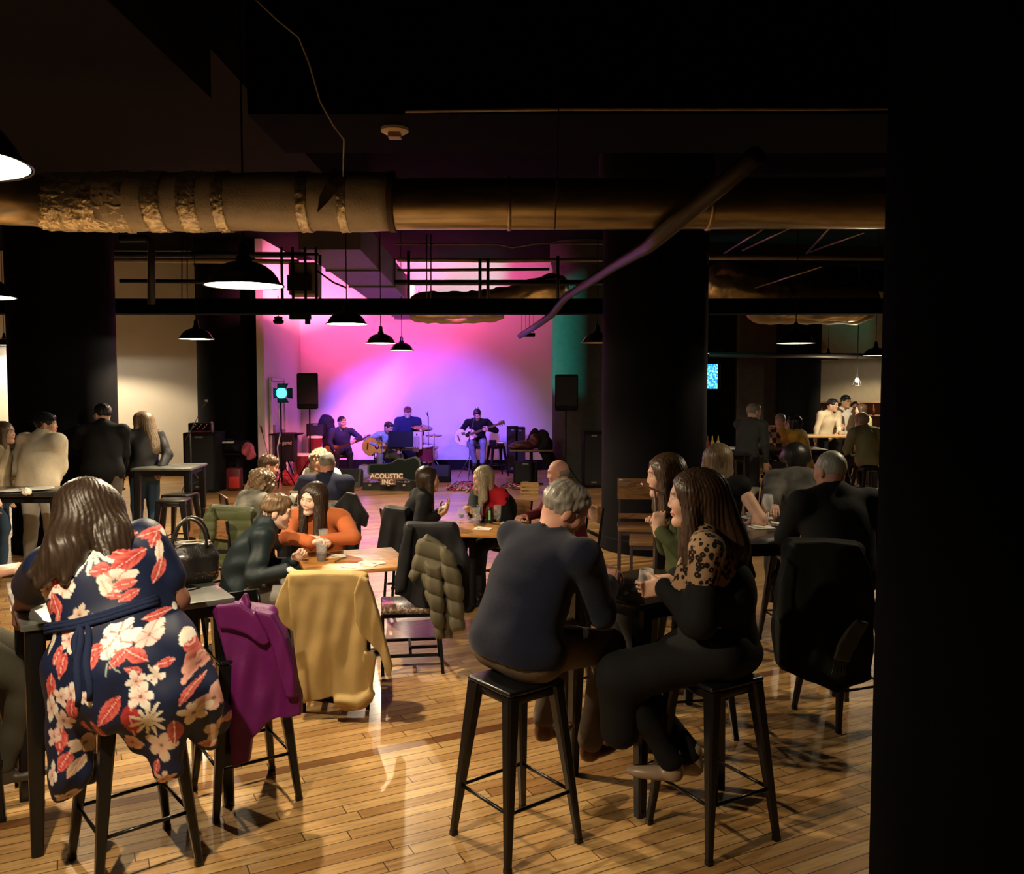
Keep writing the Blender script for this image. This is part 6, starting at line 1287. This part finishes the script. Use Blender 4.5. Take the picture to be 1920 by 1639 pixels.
cab(985,18.2,.5,.45,.4,'low black flight case under the brown table')
t=thing('led_par_light',onfloor(985,906),'small floor device glowing teal below the brown table','spotlight'); MB().box((0,0,.05),(.34,.2,.10),bevel=.02).build('housing',blackmat,t,angle=40); m=MB(); m.box((-.06,-.105,.06),(.14,.006,.05)); m.build('lens',mat('teal_glow',(.1,.7,.8),emit=(.05,.7,.8),estr=3),t)
t=thing('wooden_crate',onfloor(993,925),'small tan wooden crate on the floor beside the bald man','crate')
for z_ in (.03,.10,.17): m=MB(); m.box((0,-.13,z_),(.32,.015,.05)); m.box((0,.13,z_),(.32,.015,.05)); m.box((-.16,0,z_),(.015,.27,.05)); m.box((.16,0,z_),(.015,.27,.05)); m.build('slat',mat('crate_wood',(.45,.28,.12),rough=.6),t)
# cables
rnd=random.Random(6)
cc=[mat('cable_orange',(.55,.12,.06),rough=.4),mat('cable_black',(.02,.02,.02),rough=.4),mat('cable_pale',(.6,.45,.4),rough=.4),mat('cable_red',(.5,.03,.04),rough=.4)]
def snake(x0,y0,x1,y1,n,i,label,grp='cables tangled on the stage floor'):
    P=[]
    for k in range(n): u=k/(n-1); px=x0+(x1-x0)*u+rnd.uniform(-9,9); py=y0+(y1-y0)*u+rnd.uniform(-5,5); q=onfloor(px,py); P.append(v(q.x,q.y,.012+.012*(k%3)))
    Q=[]
    for k in range(len(P)-1):
        a,b,c,d=P[max(k-1,0)],P[k],P[k+1],P[min(k+2,len(P)-1)]
        for s_ in range(5): t_=s_/5; Q.append(.5*((2*b)+(c-a)*t_+(2*a-5*b+4*c-d)*t_*t_+(3*b-a-3*c+d)*t_**3))
    m=MB(); m.tube(Q,.011,6); o=m.build('stage_cable',cc[i%4],smooth=True); tag(o,label,'cable',grp)
for i in range(16): snake(842+rnd.uniform(-5,10),906+rnd.uniform(-3,14),902+rnd.uniform(-20,10),908+rnd.uniform(-4,14),11,i,'loose cable in the tangle on the floor around the singer stand')
for i in range(5): snake(940,912+i*2,1000,905+i*3,9,i+1,'loose cable on the floor beside the tan crate','cables by the tan crate')
pipe('floor_cable',[onfloor(600,918,.012),onfloor(640,921,.012),onfloor(690,917,.012)],.012,cc[0],'orange cable on the floor left of the open guitar case','cable')
# open guitar case with sign
gc=onfloor(729,921); t=thing('guitar_case',gc,'open black guitar case showing a band sign','guitar case'); cm=mat('case_black',(.014,.014,.013),rough=.45,bump=.15); cg=mat('case_green_plush',(.0015,.005,.003),rough=.9)
def case_outline(s=1,L=1.06): 
    P=[]; T=[(-.53,.05),(-.50,.09),(-.2,.10),(-.05,.12),(.05,.19),(.15,.20),(.22,.17),(.30,.20),(.42,.23),(.50,.19),(.535,.08)]
    return [(x,y*s) for x,y in T]+[(x,-y*s) for x,y in T[::-1]]
m=MB(); m.prism([(x,y*.9+.18) for x,y in case_outline()],0,.16); m.build('case_base',cm,t,angle=35)
m=MB(); M_=Matrix.Translation((0,.36,.17))@Matrix.Rotation(R(75),4,'X'); m.prism([(x*1.0+.05,(y*1.15+.22)) for x,y in case_outline(1.0)],-.05,.0,M_); m.build('case_lid',cm,t,angle=35)
m=MB(); m.prism([(x*.93+.05,(y*.98+.22)) for x,y in case_outline(1.0)],.0,.006,M_); m.build('lid_lining',cg,t)
m=MB()
for x in (-.36,0,.3): m.box((x,-.035,.12),(.05,.02,.04))
m.build('latch',chrome,t)
m=MB()
for k in range(12): m.box((-.35+k*.065,.1+.03*(k%3),.165),(.05,.04,.012),Matrix.Rotation(k,3,'Z'))
m.build('tip_notes',paper,t)
def sign(px,py,w,h,txt,sz,Y,label):
    p=at(px,py,Y); t=thing('sign_board',p,label,'sign'); MB().box((0,0,0),(w,.025,h),bevel=.004).build('board',mat('sign_wood',(.16,.06,.04),rough=.5),t)
    c=bpy.data.curves.new('lettering','FONT'); c.body=txt; c.size=sz; c.align_x='CENTER'; c.align_y='CENTER'; c.extrude=.003; c.offset=.003; c.materials.append(mat('lettering_cream',(.85,.78,.62),rough=.6)); lettering(c,t,(0,-.016,0))
sign(725,893,.62,.125,'ACOUSTIC',.128,16.72,'brown board lettered ACOUSTIC in the open guitar case'); sign(728,904,.30,.11,'INC.',.128,16.68,'smaller brown board lettered INC. below the first')
# floor wedges
def wedge(px,py,w,label,rz=0,mt=None):
    t=thing('floor_monitor',onfloor(px,py),label,'speaker',rz=rz); m=MB(); m.ring([[v(-w/2,y,z) for y,z in ((-.2,0),(.2,0),(.22,.3),(-.02,.36),(-.2,.1))],[v(w/2,y,z) for y,z in ((-.2,0),(.2,0),(.22,.3),(-.02,.36),(-.2,.1))]]); m.build('cabinet',mt or mat('wedge_grey',(.05,.055,.045),rough=.6),t)
    m=MB(); m.ring([[v(-w*.42,y,z) for y,z in ((-.19,.12),(-.035,.345),(-.045,.35),(-.205,.125))],[v(w*.42,y,z) for y,z in ((-.19,.12),(-.035,.345),(-.045,.35),(-.205,.125))]]); m.build('grille',grille,t)
wedge(655,912,.50,'grey floor monitor wedge left of the guitar case'); wedge(826,903,.42,'black floor monitor wedge right of the guitar case',mt=blackmat)
# left stage clutter
t=thing('draped_stand',FL(537,18.3),'keyboard stand covered with a black cloth carrying small white lettering','stand'); m=MB(); m.box((0,0,1.02),(.62,.4,.03)); m.build('top_board',blackmat,t)
F=Field(.03); F.box((0,-.05,.75),(.21,.16,.30),rd=.03); F.cone((-.15,-.1,.5),(-.05,-.12,.35),.1,.08); F.disp=vfold(.01,30,1.0,.3); me,_=mesh_from([F.mesh(.012)],'cloth_drape'); link('cloth_drape',me,cloth('drape_black',(.02,.015,.02)),t)
m=MB()
for s in(-1,1): m.tube([v(-.2*s,0,1.0),v(.2*s,0,0)],.014,8)
m.build('x_frame',blackmat,t)
c=bpy.data.curves.new('lettering','FONT'); c.body='legend'; c.size=.10; c.align_x='CENTER'; c.extrude=.002; c.materials.append(mat('lettering_cream',(1,1,1))); lettering(c,t,(.03,-.225,.82))
def conga(px,Y,h,r,label,mt):
    t=thing('hand_drum',FL(px,Y),label,'drum'); MB().lathe([(r*.7,0),(r*.95,h*.35),(r*1.08,h*.6),(r,h)],n=28).build('drum_shell',mt,t,smooth=True); MB().lathe([(0,h+.005),(r,h+.005),(r+.012,h-.03),(r,h-.03)],n=28).build('drum_head',skin_,t,angle=40)
conga(590,19.4,.90,.16,'tall hand drum behind the left loudspeaker stand',drumred); conga(566,18.9,.55,.2,'low red drum beside the left loudspeaker stand',drumred)
cab(594,20.2,.42,.3,.3,'small black amplifier head against the wall',z=.85,name='amplifier',cat='amplifier')
blob('instrument_bag','tall black instrument bag slumped behind the bass player','bag',[(612,800,20.4,.20,.14,.30),(618,828,20.4,.24,.16,.35),(608,860,20.4,.28,.16,.3),(604,875,20.4,.3,.18,.2)],cloth('bag_black',(.01,.01,.02)))
blob('jacket_heap','red and white jacket dropped on the floor by the light stand','clothes',[(546,903,17.8,.22,.16,.12),(538,896,17.8,.12,.12,.14),(554,897,17.8,.10,.12,.12)],mat('red_white_fabric',(.5,.02,.04),rough=.5,var=.9,vscale=14),am=.014)
blob('canvas_bag','pale canvas bag leaning beside the bass player','bag',[(684,885,18.9,.16,.08,.18)],mat('canvas_pale',(.5,.42,.45),rough=.8))
t=thing('suitcase',FL(438,16.9),'red and black wheeled suitcase beside the black cabinet','suitcase'); MB().box((0,0,.24),(.29,.18,.42),bevel=.04).build('shell',mat('suitcase_dark_red',(.10,.01,.015),rough=.5),t,angle=40); MB().box((.02,-.095,.17),(.2,.02,.22),bevel=.01).build('front_pocket',mat('suitcase_red',(.45,.02,.02),rough=.5),t,angle=40); m=MB(); m.tube([v(-.08,0,.45),v(-.08,0,.52),v(.08,0,.52),v(.08,0,.45)],.010,6); m.build('handle',blackmat,t)
t=table(FL(446,17.2),0,.55,.45,.72,blackmat,'small black table piled with coats beside the cabinet',legs='ped')
blob('coat_heap','black coats with a pink lining heaped on the small black table','clothes',[(440,838,17.2,.28,.2,.12),(462,845,17.2,.16,.18,.2),(425,835,17.2,.15,.18,.1)],blackc,am=.014)
blob('pink_scarf','pink and maroon scarf hanging over the heap of coats','scarf',[(463,842,16.95,.13,.05,.14),(470,852,16.95,.10,.05,.12)],mat('pink_fabric',(.45,.08,.14),rough=.5,var=.5),am=.012)
m=MB(); m.box((0,0,.02),(.24,.2,.03)); o=m.build('paper_stack',paper); p=at(428,831,17.1); o.location=p; tag(o,'stack of white paper on the heap of coats','paper')
t=thing('mixer',(FL(380,16.9)[0],16.9,1.14),'black mixer with lit red knobs on top of the big cabinet','electronics'); MB().box((-.02,0,.09),(.42,.3,.18),bevel=.015).build('case',blackmat,t); m=MB()
for k in range(9): m.sphere((-.15+k*.035,-.155,.07+.04*(k%3)),.011,8)
m.build('knob',mat('knob_pale',(.8,.5,.5),rough=.3),t)
m=MB(); m.tube([v(-.2,-.18,.01),v(-.05,-.22,.02),v(.1,-.2,.015),v(.22,-.22,.03)],.012,6); m.tube([v(-.15,-.2,.02),v(0,-.19,.03),v(.2,-.24,.02)],.012,6); m.build('cable',mat('cable_red',(1,1,1)),t)
m=MB(); m.lathe([(0,0),(.035,0),(.03,.1),(.02,.2),(0,.22)],(.2,-.05,0),12); m.build('bottle',mat('pink_bottle',(.4,.2,.25),rough=.2),t,smooth=True)
# ------------------------------------------------------------ stage lights, world and view
def spot(loc, target, col, e, size, blend=.6, r=.05, name='stage_beam'):
    l=bpy.data.lights.new(name,'SPOT'); l.energy=e; l.color=col; l.spot_size=R(size); l.spot_blend=blend; l.shadow_soft_size=r
    o=bpy.data.objects.new(name,l); C.objects.link(o); o.location=loc; o.rotation_euler=(Vector(target)-Vector(loc)).to_track_quat('-Z','Y').to_euler(); return o
spot((-4.0,15.0,3.3),(-3.4,21,4.5),(1,.075,.34),2500,60,1,r=.2)
spot((-.9,14.6,3.35),(-1.6,21,4.7),(1,.075,.36),1500,54,1,r=.2)
spot((-1.2,17.0,4.4),(-5.05,19.6,2.6),(1,.17,.27),4500,75,1,r=.15)
spot((.6,15.5,4.4),(-.2,21,4.1),(1,.09,.45),300,52,1,r=.2)
spot((-4.75,18.95,2.35),(-2.9,21,.9),(.16,.09,1),400,80,.9,r=.05)
spot((-1.9,16.2,3.3),(-1.9,21,.4),(.17,.085,1),2100,64,1,r=.12)
spot((-4.45,17.15,2.0),(1.2,18.1,3.0),(.0,.75,.55),3400,26,.4,r=.05)
spot(at(985,612,15.4),(-1.3,21,4.8),(.0,.8,.55),900,26,.6,r=.05)
spot((.9,16.3,3.6),(-.9,20.2,.8),(1,.22,.3),260,50,.9,r=.05)
w=bpy.data.worlds.new('world'); bpy.context.scene.world=w; w.use_nodes=True
w.node_tree.nodes['Background'].inputs[0].default_value=(.5,.4,.45,1); w.node_tree.nodes['Background'].inputs[1].default_value=.0
sc=bpy.context.scene
sc.view_settings.view_transform='Standard'; sc.view_settings.look='None'; sc.view_settings.gamma=1; sc.view_settings.use_curve_mapping=False
sc.view_settings.exposure=0.12
sc.cycles.use_denoising=True; sc.cycles.max_bounces=8; sc.cycles.diffuse_bounces=3; sc.cycles.glossy_bounces=4; sc.cycles.transmission_bounces=6; sc.cycles.transparent_max_bounces=12
sc.cycles.sample_clamp_indirect=4
